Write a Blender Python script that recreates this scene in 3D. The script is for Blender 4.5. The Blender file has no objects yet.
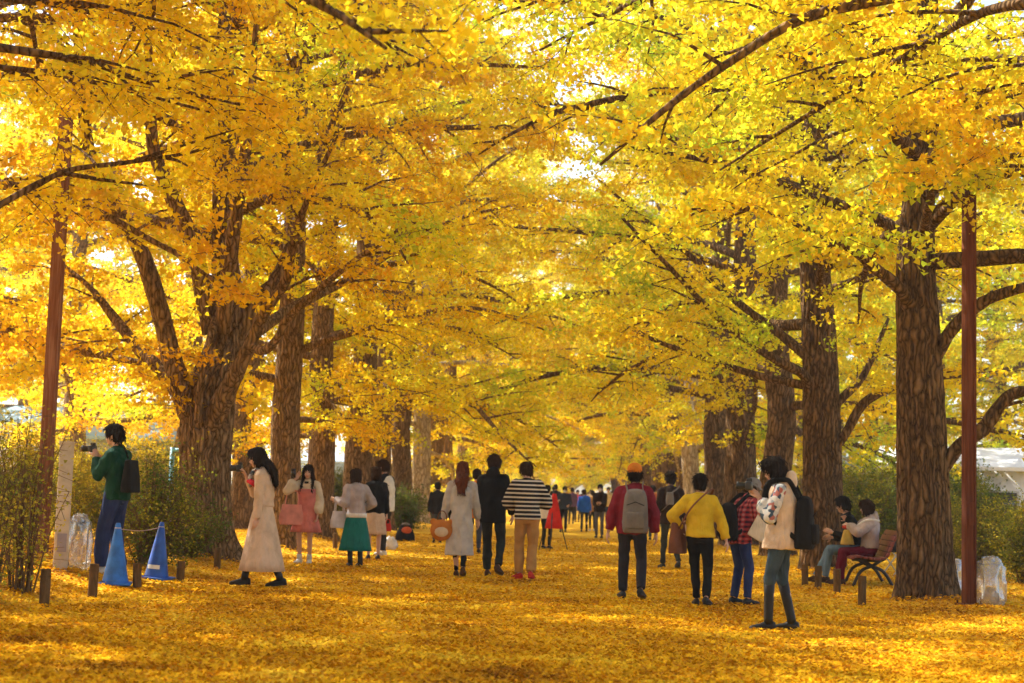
import bpy, bmesh, math, random
import numpy as np
from mathutils import Vector, Matrix
R = math.radians
scene = bpy.context.scene
COL = scene.collection
PI = math.pi

# ------------------------------------------------------------------ helpers
def link(o, parent=None):
    COL.objects.link(o)
    if parent is not None:
        o.parent = parent
    return o

def mesh_np(name, V, F, mat=None, smooth=True, mats=None, mat_idx=None):
    """V (n,3) array; F list of faces or (m,k) array"""
    me = bpy.data.meshes.new(name)
    V = np.asarray(V, dtype=np.float32)
    if isinstance(F, np.ndarray) and F.ndim == 2:
        m, k = F.shape
        me.vertices.add(len(V)); me.vertices.foreach_set('co', V.ravel())
        me.loops.add(m * k); me.loops.foreach_set('vertex_index', F.astype(np.int32).ravel())
        me.polygons.add(m)
        me.polygons.foreach_set('loop_start', np.arange(0, m * k, k, dtype=np.int32))
        me.update(calc_edges=True)
    else:
        me.from_pydata([tuple(v) for v in V], [], [tuple(f) for f in F])
        me.update()
    if mats:
        for mm in mats: me.materials.append(mm)
        if mat_idx is not None:
            me.polygons.foreach_set('material_index', np.asarray(mat_idx, dtype=np.int32))
    elif mat is not None:
        me.materials.append(mat)
    if smooth:
        me.polygons.foreach_set('use_smooth', np.ones(len(me.polygons), dtype=bool))
    return me

def obj(name, V, F, mat=None, parent=None, smooth=True, **k):
    return link(bpy.data.objects.new(name, mesh_np(name, V, F, mat, smooth, **k)), parent)

def tag(o, label=None, cat=None, group=None, kind=None):
    if label: o['label'] = label
    if cat: o['category'] = cat
    if group: o['group'] = group
    if kind: o['kind'] = kind
    return o

def empty(name, loc, rz=0.0):
    o = bpy.data.objects.new(name, None)
    o.empty_display_size = 0.2
    o.location = loc; o.rotation_euler = (0, 0, rz)
    return link(o)

def copy_tree(o, parent=None):
    c = o.copy(); COL.objects.link(c)
    if parent is not None: c.parent = parent
    for ch in list(o.children): copy_tree(ch, c)
    return c

class MB:
    """collects closed shapes into one mesh"""
    def __init__(s): s.V = []; s.F = []; s.n = 0; s.M = []
    def add(s, V, F, mi=0):
        V = np.asarray(V, float)
        s.V.append(V)
        for f in F:
            s.F.append(tuple(int(i) + s.n for i in f)); s.M.append(mi)
        s.n += len(V)
    def box(s, c, size, rz=0.0, rx=0.0, bev=0.0, mi=0, M=None):
        bm = bmesh.new(); bmesh.ops.create_cube(bm, size=1.0)
        for v in bm.verts: v.co = Vector((v.co.x * size[0], v.co.y * size[1], v.co.z * size[2]))
        if bev > 0:
            bmesh.ops.bevel(bm, geom=bm.edges[:], offset=bev, segments=2, affect='EDGES', profile=0.6)
        T = M if M is not None else Matrix.Translation(Vector(c)) @ Matrix.Rotation(rz, 4, 'Z') @ Matrix.Rotation(rx, 4, 'X')
        V = [tuple(T @ v.co) for v in bm.verts]; bm.verts.index_update()
        F = [[v.index for v in f.verts] for f in bm.faces]; bm.free()
        s.add(V, F, mi)
    def tube(s, pts, rad, n=8, mi=0, cap=True, ry=None):
        V, F = tube(pts, rad, n, cap, ry); s.add(V, F, mi)
    def ell(s, c, r, M=None, nu=16, nv=10, mi=0):
        V = []; F = []
        for j in range(nv + 1):
            ph = PI * j / nv
            for i in range(nu):
                th = 2 * PI * i / nu
                V.append((r[0] * math.sin(ph) * math.cos(th), r[1] * math.sin(ph) * math.sin(th), r[2] * math.cos(ph)))
        for j in range(nv):
            for i in range(nu):
                a = j * nu + i; b = j * nu + (i + 1) % nu
                F.append((a, a + nu, b + nu, b))
        V = np.array(V)
        if M is not None: V = V @ np.array(M.to_3x3()).T
        V = V + np.array(c); s.add(V, F, mi)
    def loft(s, rings, mi=0, cap=True):
        n = len(rings[0]); V = np.concatenate([np.asarray(r, float) for r in rings]); F = []
        for j in range(len(rings) - 1):
            for i in range(n):
                a = j * n + i; b = j * n + (i + 1) % n
                F.append((a, b, b + n, a + n))
        if cap:
            F.append(tuple(range(n - 1, -1, -1))); o = (len(rings) - 1) * n
            F.append(tuple(range(o, o + n)))
        s.add(V, F, mi)
    def arr(s): return np.concatenate(s.V), s.F
    def build(s, name, mat, parent=None, smooth=True):
        V, F = s.arr()
        if isinstance(mat, (list, tuple)):
            return obj(name, V, F, None, parent, smooth, mats=list(mat), mat_idx=s.M)
        return obj(name, V, F, mat, parent, smooth)

def frames(P):
    P = np.asarray(P, float); n = len(P)
    T = np.zeros_like(P); T[1:-1] = P[2:] - P[:-2]; T[0] = P[1] - P[0]; T[-1] = P[-1] - P[-2]
    T /= np.maximum(np.linalg.norm(T, axis=1, keepdims=True), 1e-9)
    ref = np.array([0, 0, 1.0]) if abs(T[0, 2]) < 0.9 else np.array([1.0, 0, 0])
    A = np.zeros_like(P); B = np.zeros_like(P)
    a = np.cross(ref, T[0]); a /= np.linalg.norm(a)
    for i in range(n):
        a = a - T[i] * np.dot(a, T[i]); a /= max(np.linalg.norm(a), 1e-9)
        A[i] = a; B[i] = np.cross(T[i], a)
    return T, A, B

def tube(P, rad, n=8, cap=True, ry=None):
    P = np.asarray(P, float); m = len(P)
    rad = np.broadcast_to(np.asarray(rad, float), (m,))
    ry = rad if ry is None else np.broadcast_to(np.asarray(ry, float), (m,))
    T, A, B = frames(P)
    th = np.linspace(0, 2 * PI, n, endpoint=False)
    c = np.cos(th)[None, :, None]; s = np.sin(th)[None, :, None]
    V = P[:, None, :] + A[:, None, :] * c * rad[:, None, None] + B[:, None, :] * s * ry[:, None, None]
    V = V.reshape(-1, 3); F = []
    for j in range(m - 1):
        for i in range(n):
            a = j * n + i; b = j * n + (i + 1) % n
            F.append((a, b, b + n, a + n))
    if cap:
        F.append(tuple(range(n - 1, -1, -1))); F.append(tuple(range((m - 1) * n, m * n)))
    return V, F

def spline(P, k=6):
    """Catmull-Rom through rows of P (any columns)"""
    P = np.asarray(P, float)
    Q = np.vstack([2 * P[0] - P[1], P, 2 * P[-1] - P[-2]]); out = []
    for i in range(1, len(Q) - 2):
        for t in np.linspace(0, 1, k, endpoint=False):
            a, b, c, d = Q[i - 1], Q[i], Q[i + 1], Q[i + 2]
            out.append(0.5 * ((2 * b) + (-a + c) * t + (2 * a - 5 * b + 4 * c - d) * t * t + (-a + 3 * b - 3 * c + d) * t ** 3))
    out.append(P[-1]); return np.array(out)

# ------------------------------------------------------------------ materials
def mat_new(name):
    m = bpy.data.materials.new(name); m.use_nodes = True
    nt = m.node_tree; nt.nodes.clear()
    return m, nt, nt.nodes, nt.links

def ramp(nd, stops):
    r = nd.new('ShaderNodeValToRGB'); e = r.color_ramp.elements
    while len(e) < len(stops): e.new(0.5)
    for x, (p, c) in zip(e, stops):
        x.position = p; x.color = (*c, 1)
    return r

def cloth(name, col, rough=0.9, var=0.25, scale=60.0, spec=0.15, bump=0.15, col2=None, fold=True):
    """woven/plain surface: base colour varied by noise, small bump"""
    m, nt, nd, ln = mat_new(name)
    out = nd.new('ShaderNodeOutputMaterial'); p = nd.new('ShaderNodeBsdfPrincipled')
    tc = nd.new('ShaderNodeTexCoord'); n1 = nd.new('ShaderNodeTexNoise'); n1.inputs['Scale'].default_value = 7
    n1.inputs['Detail'].default_value = 5
    ln.new(tc.outputs['Object'], n1.inputs['Vector'])
    c2 = col2 if col2 else tuple(x * (1 - var) for x in col)
    c3 = tuple(min(1, x * (1 + var * 0.6)) for x in col)
    r = ramp(nd, [(0.3, c2), (0.55, col), (0.8, c3)])
    ln.new(n1.outputs['Fac'], r.inputs['Fac']); ln.new(r.outputs['Color'], p.inputs['Base Color'])
    p.inputs['Roughness'].default_value = rough; p.inputs['Specular IOR Level'].default_value = spec
    n2 = nd.new('ShaderNodeTexNoise'); n2.inputs['Scale'].default_value = scale; n2.inputs['Detail'].default_value = 3
    ln.new(tc.outputs['Object'], n2.inputs['Vector'])
    b = nd.new('ShaderNodeBump'); b.inputs['Strength'].default_value = bump; b.inputs['Distance'].default_value = 0.01
    ln.new(n2.outputs['Fac'], b.inputs['Height'])
    if fold:
        mp = nd.new('ShaderNodeMapping'); mp.inputs['Scale'].default_value = (16, 16, 5)
        n3 = nd.new('ShaderNodeTexNoise'); n3.inputs['Scale'].default_value = 1.0; n3.inputs['Detail'].default_value = 2
        n3.inputs['Distortion'].default_value = 1.0
        b2 = nd.new('ShaderNodeBump'); b2.inputs['Strength'].default_value = 0.55; b2.inputs['Distance'].default_value = 0.04
        ln.new(tc.outputs['Object'], mp.inputs['Vector']); ln.new(mp.outputs[0], n3.inputs['Vector'])
        ln.new(n3.outputs['Fac'], b2.inputs['Height']); ln.new(b.outputs[0], b2.inputs['Normal'])
        ln.new(b2.outputs[0], p.inputs['Normal'])
    else:
        ln.new(b.outputs[0], p.inputs['Normal'])
    ln.new(p.outputs[0], out.inputs['Surface'])
    return m

def leaf_mat(name, stops, trans=0.5, bright=0.35, nscale=0.45, namp=1.0, objtint=True):
    """thin leaves: diffuse + translucent; hue from the tree's own tint, patch noise and each leaf"""
    m, nt, nd, ln = mat_new(name)
    out = nd.new('ShaderNodeOutputMaterial')
    geo = nd.new('ShaderNodeNewGeometry'); tc = nd.new('ShaderNodeTexCoord'); oi = nd.new('ShaderNodeObjectInfo')
    n = nd.new('ShaderNodeTexNoise'); n.inputs['Scale'].default_value = nscale; n.inputs['Detail'].default_value = 3
    ln.new(tc.outputs['Object'], n.inputs['Vector'])
    def mth(op, a, b):
        x = nd.new('ShaderNodeMath'); x.operation = op
        for i, v in enumerate((a, b)):
            if isinstance(v, (int, float)): x.inputs[i].default_value = v
            else: ln.new(v, x.inputs[i])
        return x.outputs[0]
    sep = nd.new('ShaderNodeSeparateColor'); ln.new(oi.outputs['Color'], sep.inputs[0])
    pos = mth('ADD', mth('MULTIPLY', mth('SUBTRACT', n.outputs['Fac'], 0.5), 2.1 * namp), mth('MULTIPLY', mth('SUBTRACT', geo.outputs['Random Per Island'], 0.5), 0.35))
    pos = mth('ADD', pos, sep.outputs[0] if objtint else 0.5)
    r = ramp(nd, stops); ln.new(pos, r.inputs['Fac'])
    hsv = nd.new('ShaderNodeHueSaturation')
    w = nd.new('ShaderNodeTexWhiteNoise'); w.noise_dimensions = '1D'
    ln.new(geo.outputs['Random Per Island'], w.inputs['W'])
    ln.new(mth('ADD', mth('MULTIPLY', w.outputs['Value'], bright), 1.0 - bright * 0.6), hsv.inputs['Value'])
    ln.new(r.outputs['Color'], hsv.inputs['Color'])
    d = nd.new('ShaderNodeBsdfDiffuse'); t = nd.new('ShaderNodeBsdfTranslucent'); mx = nd.new('ShaderNodeMixShader')
    ln.new(hsv.outputs[0], d.inputs['Color']); ln.new(hsv.outputs[0], t.inputs['Color'])
    mx.inputs[0].default_value = trans
    ln.new(d.outputs[0], mx.inputs[1]); ln.new(t.outputs[0], mx.inputs[2])
    ln.new(mx.outputs[0], out.inputs['Surface'])
    return m

def cracked_bark(name, ridge, ridge2, crack, sc=(15, 15, 2.0)):
    """old ginkgo bark: long corky plates between deep fissures"""
    m, nt, nd, ln = mat_new(name)
    out = nd.new('ShaderNodeOutputMaterial'); p = nd.new('ShaderNodeBsdfPrincipled'); tc = nd.new('ShaderNodeTexCoord')
    n0 = nd.new('ShaderNodeTexNoise'); n0.inputs['Scale'].default_value = 2.2; n0.inputs['Detail'].default_value = 3
    ln.new(tc.outputs['Object'], n0.inputs['Vector'])
    va = nd.new('ShaderNodeVectorMath'); va.operation = 'MULTIPLY_ADD'; va.inputs[1].default_value = (.26, .26, .9)
    ln.new(n0.outputs['Color'], va.inputs[0]); ln.new(tc.outputs['Object'], va.inputs[2])
    mp = nd.new('ShaderNodeMapping'); mp.inputs['Scale'].default_value = sc; ln.new(va.outputs[0], mp.inputs['Vector'])
    vo = nd.new('ShaderNodeTexVoronoi'); vo.feature = 'DISTANCE_TO_EDGE'; vo.inputs['Scale'].default_value = 1.0; ln.new(mp.outputs[0], vo.inputs['Vector'])
    n1 = nd.new('ShaderNodeTexNoise'); n1.inputs['Scale'].default_value = 3.0; n1.inputs['Detail'].default_value = 6; n1.inputs['Roughness'].default_value = .7
    ln.new(mp.outputs[0], n1.inputs['Vector'])
    ad = nd.new('ShaderNodeMath'); ad.operation = 'MULTIPLY_ADD'; ad.inputs[1].default_value = .22; ad.inputs[2].default_value = -.09
    ln.new(n1.outputs['Fac'], ad.inputs[0])
    su = nd.new('ShaderNodeMath'); su.operation = 'ADD'; ln.new(ad.outputs[0], su.inputs[0]); ln.new(vo.outputs['Distance'], su.inputs[1])
    r = ramp(nd, [(.0, crack), (.07, tuple(.45 * x + .55 * y for x, y in zip(crack, ridge))), (.17, ridge), (.45, ridge2)])
    ln.new(su.outputs[0], r.inputs['Fac']); ln.new(r.outputs['Color'], p.inputs['Base Color'])
    p.inputs['Roughness'].default_value = .95; p.inputs['Specular IOR Level'].default_value = .1
    b = nd.new('ShaderNodeBump'); b.inputs['Strength'].default_value = 1.0; b.inputs['Distance'].default_value = .09
    ln.new(su.outputs[0], b.inputs['Height']); ln.new(b.outputs[0], p.inputs['Normal']); ln.new(p.outputs[0], out.inputs['Surface'])
    return m

def bark_mat(name, stops, sc=(7, 7, 0.9), bump=0.9):
    m, nt, nd, ln = mat_new(name)
    out = nd.new('ShaderNodeOutputMaterial'); p = nd.new('ShaderNodeBsdfPrincipled')
    tc = nd.new('ShaderNodeTexCoord'); mp = nd.new('ShaderNodeMapping'); mp.inputs['Scale'].default_value = sc
    ln.new(tc.outputs['Object'], mp.inputs['Vector'])
    n1 = nd.new('ShaderNodeTexNoise'); n1.inputs['Scale'].default_value = 1.6; n1.inputs['Detail'].default_value = 7
    n1.inputs['Roughness'].default_value = 0.65; n1.inputs['Distortion'].default_value = 0.6
    ln.new(mp.outputs[0], n1.inputs['Vector'])
    n2 = nd.new('ShaderNodeTexNoise'); n2.inputs['Scale'].default_value = 1.3; n2.inputs['Detail'].default_value = 4
    ln.new(tc.outputs['Object'], n2.inputs['Vector'])
    ad = nd.new('ShaderNodeMath'); ad.operation = 'MULTIPLY_ADD'; ad.inputs[1].default_value = 0.35
    ln.new(n2.outputs['Fac'], ad.inputs[0]); ln.new(n1.outputs['Fac'], ad.inputs[2])
    r = ramp(nd, stops); ln.new(ad.outputs[0], r.inputs['Fac'])
    ln.new(r.outputs['Color'], p.inputs['Base Color']); p.inputs['Roughness'].default_value = 0.95
    p.inputs['Specular IOR Level'].default_value = 0.1
    b = nd.new('ShaderNodeBump'); b.inputs['Strength'].default_value = bump; b.inputs['Distance'].default_value = 0.05
    ln.new(n1.outputs['Fac'], b.inputs['Height']); ln.new(b.outputs[0], p.inputs['Normal'])
    ln.new(p.outputs[0], out.inputs['Surface'])
    return m

GINKGO = [(0.0, (0.78, 0.44, 0.012)), (0.28, (0.84, 0.59, 0.015)), (0.5, (0.86, 0.70, 0.025)), (0.72, (0.74, 0.72, 0.035)), (1.0, (0.42, 0.57, 0.035))]
M_LEAF = leaf_mat('ginkgo_leaf', GINKGO, trans=0.58)
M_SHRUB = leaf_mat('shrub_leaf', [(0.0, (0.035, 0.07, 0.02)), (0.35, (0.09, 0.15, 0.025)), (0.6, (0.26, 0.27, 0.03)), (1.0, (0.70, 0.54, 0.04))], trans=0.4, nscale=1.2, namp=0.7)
M_FALLEN = leaf_mat('fallen_leaf', [(0.0, (0.30, 0.12, 0.010)), (0.3, (0.66, 0.33, 0.011)), (0.65, (0.82, 0.47, 0.015)), (1.0, (0.87, 0.62, 0.045))], trans=0.12, nscale=0.8, objtint=False, bright=0.5)
M_BARK = cracked_bark('ginkgo_bark', (.155, .090, .040), (.30, .185, .092), (.018, .010, .005))
M_BARKPALE = cracked_bark('pale_bark', (.50, .40, .29), (.68, .57, .44), (.16, .11, .07), sc=(8, 8, 2.2))
M_BARKLIT = cracked_bark('lit_bark', (.235, .143, .066), (.40, .262, .138), (.030, .017, .008))  # lighter copy of the bark: sun on the left row put into the colour
M_TWIG = bark_mat('shrub_stem', [(0.38, (0.07, 0.04, 0.02)), (0.7, (0.18, 0.11, 0.05))])

# ------------------------------------------------------------------ camera
F_PX, W, H = 1560.0, 1024, 683
CAM_H = 1.22
PSI, TH, PHI = R(2.3), R(5.62), R(1.66)
CAMM = (Matrix.Rotation(PSI, 4, 'Z') @ Matrix.Rotation(PI / 2 + TH, 4, 'X') @ Matrix.Rotation(PHI, 4, 'Z'))
cd = bpy.data.cameras.new('camera'); cam = bpy.data.objects.new('camera', cd); link(cam)
cam.matrix_world = Matrix.Translation((0, 0, CAM_H)) @ CAMM
cd.sensor_width = 36.0; cd.lens = F_PX / W * 36.0; cd.clip_start = 0.1; cd.clip_end = 4000
cd.dof.use_dof = True; cd.dof.focus_distance = 18.0; cd.dof.aperture_fstop = 2.2
scene.camera = cam
C3 = CAMM.to_3x3()
def ray(px, py): return C3 @ Vector(((px - W / 2) / F_PX, (H / 2 - py) / F_PX, -1.0))
def sstep(t): t = min(1, max(0, t)); return t * t * (3 - 2 * t)
def gz(x, y): return 0.19 * sstep((-4.95 - x) / 1.3) + 0.06 * sstep((x - 3.6) / 1.5)
def ground(px, py):
    d = ray(px, py); o = Vector((0, 0, CAM_H)); z = 0.0
    for _ in range(30):
        t = (z - o.z) / d.z; p = o + d * t; z = 0.5 * z + 0.5 * gz(p.x, p.y)
    p = o + d * ((z - o.z) / d.z)
    return Vector((p.x, p.y, gz(p.x, p.y)))
def at(px, py, Y):
    d = ray(px, py); return Vector((0, 0, CAM_H)) + d * (Y / d.y)
def scale_at(p): # px per metre
    q = C3.transposed() @ (Vector(p) - Vector((0, 0, CAM_H))); return F_PX / -q.z
def on_px(px, Y):
    """ground point at distance Y seen in column px"""
    lo = at(px, 500, Y); z = gz(lo.x, Y)
    for _ in range(8):
        q = C3.transposed() @ (Vector((lo.x, Y, z)) - Vector((0, 0, CAM_H)))
        u = W / 2 + F_PX * q.x / -q.z; lo.x += (px - u) / (F_PX / -q.z); z = gz(lo.x, Y)
    return Vector((lo.x, Y, z))

# ------------------------------------------------------------------ world, sun
SUN_AZ = Vector((-0.80, 0.50, 0)).normalized()   # towards the sun, from the left and a little ahead
SUN_EL = R(47)
w = bpy.data.worlds.new('World'); scene.world = w; w.use_nodes = True
nt = w.node_tree; nt.nodes.clear()
sky = nt.nodes.new('ShaderNodeTexSky'); sky.sky_type = 'NISHITA'; sky.sun_disc = False
sky.sun_elevation = SUN_EL; sky.sun_rotation = math.atan2(SUN_AZ.x, SUN_AZ.y)
sky.dust_density = 2.0
bg = nt.nodes.new('ShaderNodeBackground'); bg.inputs['Strength'].default_value = 0.15
ow = nt.nodes.new('ShaderNodeOutputWorld')
nt.links.new(sky.outputs[0], bg.inputs[0]); nt.links.new(bg.outputs[0], ow.inputs[0])
sl = bpy.data.lights.new('sun', 'SUN'); sl.energy = 5.0; sl.angle = R(0.53); sl.color = (1.0, 0.93, 0.80)
so = bpy.data.objects.new('sun', sl); link(so)
sd = SUN_AZ * math.cos(SUN_EL) + Vector((0, 0, math.sin(SUN_EL)))
so.rotation_euler = sd.to_track_quat('Z', 'Y').to_euler(); so.location = (-30, -10, 30)
vs = scene.view_settings
vs.view_transform = 'Standard'; vs.look = 'None'; vs.exposure = 1.42; vs.gamma = 1.0; vs.use_curve_mapping = False
cy = scene.cycles
cy.max_bounces = 7; cy.diffuse_bounces = 5; cy.glossy_bounces = 2; cy.transmission_bounces = 5; cy.transparent_max_bounces = 8
cy.caustics_reflective = False; cy.caustics_refractive = False
cy.use_adaptive_sampling = True; cy.adaptive_threshold = 0.02
cy.use_denoising = True
try: cy.denoiser = 'OPENIMAGEDENOISE'; cy.denoising_input_passes = 'RGB_ALBEDO_NORMAL'
except Exception: pass
cy.sample_clamp_indirect = 6.0
# ------------------------------------------------------------------ ground
rng = np.random.default_rng(7)
def axis(pts):
    out = []
    for a, b, s in pts: out += list(np.arange(a, b, s))
    return np.array(out + [pts[-1][1]])
gx = axis([(-900, -60, 60), (-60, -20, 5), (-20, 16, 0.2), (16, 60, 4), (60, 900, 60)])
gy = axis([(-200, -20, 20), (-20, 8, 1.0), (8, 40, 0.25), (40, 160, 3), (160, 1500, 60)])
X, Y = np.meshgrid(gx, gy)
def ss(t): t = np.clip(t, 0, 1); return t * t * (3 - 2 * t)
Z = 0.19 * ss((-4.95 - X) / 1.3) + 0.06 * ss((X - 3.6) / 1.5)
fine = (np.abs(X + 2) < 18) & (Y > 8) & (Y < 40)
Z += fine * (0.006 * np.sin(X * 3.1 + 1.3 * np.sin(Y * 1.7)) + 0.006 * np.sin(Y * 2.3 + X) + rng.normal(0, 0.004, X.shape))
nx, ny = len(gx), len(gy)
ii = (np.arange(ny - 1)[:, None] * nx + np.arange(nx - 1)[None, :]).ravel()
m, nt_, nd, ln = mat_new('leaf_litter')
out = nd.new('ShaderNodeOutputMaterial'); p = nd.new('ShaderNodeBsdfPrincipled'); tc = nd.new('ShaderNodeTexCoord')
vo = nd.new('ShaderNodeTexVoronoi'); vo.inputs['Scale'].default_value = 16; ln.new(tc.outputs['Object'], vo.inputs['Vector'])
n1 = nd.new('ShaderNodeTexNoise'); n1.inputs['Scale'].default_value = 0.9; n1.inputs['Detail'].default_value = 6
ln.new(tc.outputs['Object'], n1.inputs['Vector'])
sc_ = nd.new('ShaderNodeSeparateColor'); ln.new(vo.outputs['Color'], sc_.inputs[0])
ma = nd.new('ShaderNodeMath'); ma.operation = 'MULTIPLY_ADD'; ma.inputs[1].default_value = 0.5
ln.new(sc_.outputs[0], ma.inputs[0]); 
mb = nd.new('ShaderNodeMath'); mb.operation = 'MULTIPLY_ADD'; mb.inputs[1].default_value = 0.9; mb.inputs[2].default_value = -0.2
ln.new(n1.outputs['Fac'], mb.inputs[0]); ln.new(mb.outputs[0], ma.inputs[2])
r = ramp(nd, [(0.05, (0.22, 0.10, 0.010)), (0.3, (0.52, 0.26, 0.010)), (0.55, (0.74, 0.42, 0.014)), (0.9, (0.82, 0.56, 0.04))])
ln.new(ma.outputs[0], r.inputs['Fac']); ln.new(r.outputs['Color'], p.inputs['Base Color'])
p.inputs['Roughness'].default_value = 0.9; p.inputs['Specular IOR Level'].default_value = 0.1
b = nd.new('ShaderNodeBump'); b.inputs['Strength'].default_value = 0.6; b.inputs['Distance'].default_value = 0.02
ln.new(sc_.outputs[1], b.inputs['Height']); ln.new(b.outputs[0], p.inputs['Normal']); ln.new(p.outputs[0], out.inputs['Surface'])
M_LITTER = m
tag(obj('ground', np.stack([X.ravel(), Y.ravel(), Z.ravel()], 1), np.stack([ii, ii + 1, ii + nx + 1, ii + nx], 1), M_LITTER), kind='structure')

# ------------------------------------------------------------------ leaves
def leaf_quads(C, size, rng, up=0.35):
    """fan-shaped leaves (one kite each) centred at C"""
    n = len(C)
    N = rng.normal(0, 1, (n, 3)); N[:, 2] += np.sign(rng.normal(0.3, 1, n)) * up * 2
    N /= np.linalg.norm(N, axis=1, keepdims=True)
    A = rng.normal(0, 1, (n, 3)); A -= N * np.sum(A * N, 1, keepdims=True); A /= np.linalg.norm(A, axis=1, keepdims=True)
    B = np.cross(N, A); s = (size * rng.uniform(0.75, 1.25, n))[:, None]
    V = np.stack([C - A * s * 0.5, C + A * s * 0.28 + B * s * 0.55 + N * s * 0.12, C + A * s * 0.42, C + A * s * 0.28 - B * s * 0.55 + N * s * 0.12], 1)
    return V.reshape(-1, 3), np.arange(4 * n).reshape(n, 4)

def scatter_fallen():
    rng = np.random.default_rng(11)
    P = []
    for (y0, y1, dens) in ((9.0, 13, 1050), (13, 19, 620), (19, 28, 300), (28, 46, 110)):
        x0, x1 = -0.40 * y1 - 0.5, 0.31 * y1 + 0.5
        n = int((y1 - y0) * (x1 - x0) * dens)
        P.append(np.stack([rng.uniform(x0, x1, n), rng.uniform(y0, y1, n)], 1))
    for q in ((205, 25.0, .42), (925, 20.5, .40), (820, 28.5, .37), (282, 30.5, .36), (318, 36.0, .40)):
        g = on_px(q[0], q[1]); n = 700; rr = q[2] + rng.exponential(.22, n); a_ = rng.uniform(0, 2 * PI, n)
        P.append(np.stack([g.x + rr * np.cos(a_), g.y + rr * np.sin(a_)], 1))
    npile = 3500; P = np.concatenate(P); n = len(P)
    z = 0.19 * ss((-4.95 - P[:, 0]) / 1.3) + 0.06 * ss((P[:, 0] - 3.6) / 1.5) + 0.014 + rng.uniform(0, 0.014, n)
    z[-npile:] += rng.uniform(0, .05, npile)
    C = np.column_stack([P, z])
    s = 0.040 * rng.uniform(0.7, 1.25, n)[:, None]
    th = rng.uniform(0, 2 * PI, n); tilt = rng.normal(0, 0.35, n)
    A = np.column_stack([np.cos(th), np.sin(th), np.sin(tilt)]); Bv = np.column_stack([-np.sin(th), np.cos(th), np.sin(rng.normal(0, 0.3, n))])
    up = np.array([0, 0, 1.0]); cur = rng.uniform(-0.1, 0.35, n)[:, None] * s
    V = np.stack([C - A * s * 0.5, C + A * s * 0.25 + Bv * s * 0.55 + up * cur, C + A * s * 0.4, C + A * s * 0.25 - Bv * s * 0.55 + up * cur], 1).reshape(-1, 3)
    V[:, 2] = np.maximum(V[:, 2], np.repeat(z, 4) - 0.015)
    tag(obj('fallen_leaves', V, np.arange(4 * n).reshape(n, 4), M_FALLEN, smooth=False), 'thick carpet of fallen yellow ginkgo leaves', 'leaves', kind='stuff')
scatter_fallen()

# ------------------------------------------------------------------ trees
def limb_path(p, az, el, L, rng, droop=0.05, wob=0.08, step=0.45):
    d = np.array([math.cos(az) * math.cos(el), math.sin(az) * math.cos(el), math.sin(el)])
    P = [np.array(p, float)]; n = max(3, int(L / step))
    for i in range(n):
        d = d + rng.normal(0, wob, 3) * np.array([1, 1, 0.7]); d[2] -= droop * (0.3 + i / n)
        d /= np.linalg.norm(d); P.append(P[-1] + d * L / n)
    return np.array(P)

def trunk_mesh(pts, rng, n=44, flare=0.55, ridge=0.10, step=0.11):
    """pts rows (x,y,z,r): furrowed bark surface"""
    S = spline(pts, 10); L = np.r_[0, np.cumsum(np.linalg.norm(np.diff(S[:, :3], axis=0), axis=1))]
    m = int(L[-1] / step) + 1; t = np.linspace(0, L[-1], m)
    P = np.stack([np.interp(t, L, S[:, k]) for k in range(4)], 1)
    th = np.linspace(0, 2 * PI, n, endpoint=False)
    T, A, B = frames(P[:, :3])
    rr = P[:, 3][:, None] * np.ones((1, n))
    ph = rng.uniform(0, 6, 12)
    z = t[:, None]
    warp = 0.35 * np.sin(z * 1.1 + ph[0]) + 0.22 * np.sin(z * 2.7 + ph[1] + 2 * np.sin(th + ph[2]))
    k1 = 12 if n > 60 else 5
    g = np.abs(np.sin((th[None, :] * k1 + warp * 4 + 1.1 * np.sin(z * 2.3 + ph[3] + 3 * th[None, :])))) ** 0.6
    g2 = np.abs(np.sin((th[None, :] * (k1 + 5) + warp * 6 + 1.4 * np.sin(z * 4.1 + ph[4] + 2 * th[None, :])))) ** 0.7
    lump = 0.5 * np.sin(2 * th[None, :] + z * 0.5 + ph[5]) + 0.5 * np.sin(3 * th[None, :] - z * 0.8 + ph[6])
    roots = np.clip(np.sin(5 * th[None, :] + ph[7]) * 0.6 + np.sin(3 * th[None, :] + ph[8]) * 0.6, -0.2, 1.2)
    fl = flare * np.exp(-z / 0.33)
    rr = rr * (1 + ridge * (g - 0.6) + ridge * 0.6 * (g2 - 0.6) + 0.045 * lump + fl * (0.45 + 0.75 * roots)) + rng.normal(0, 0.003, rr.shape)
    V = P[:, None, :3] + A[:, None, :] * np.cos(th)[None, :, None] * rr[:, :, None] + B[:, None, :] * np.sin(th)[None, :, None] * rr[:, :, None]
    F = []
    for j in range(m - 1):
        for i in range(n):
            a = j * n + i; b2 = j * n + (i + 1) % n; F.append((a, b2, b2 + n, a + n))
    F.append(tuple(range((m - 1) * n, m * n)))
    return V.reshape(-1, 3), F

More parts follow.
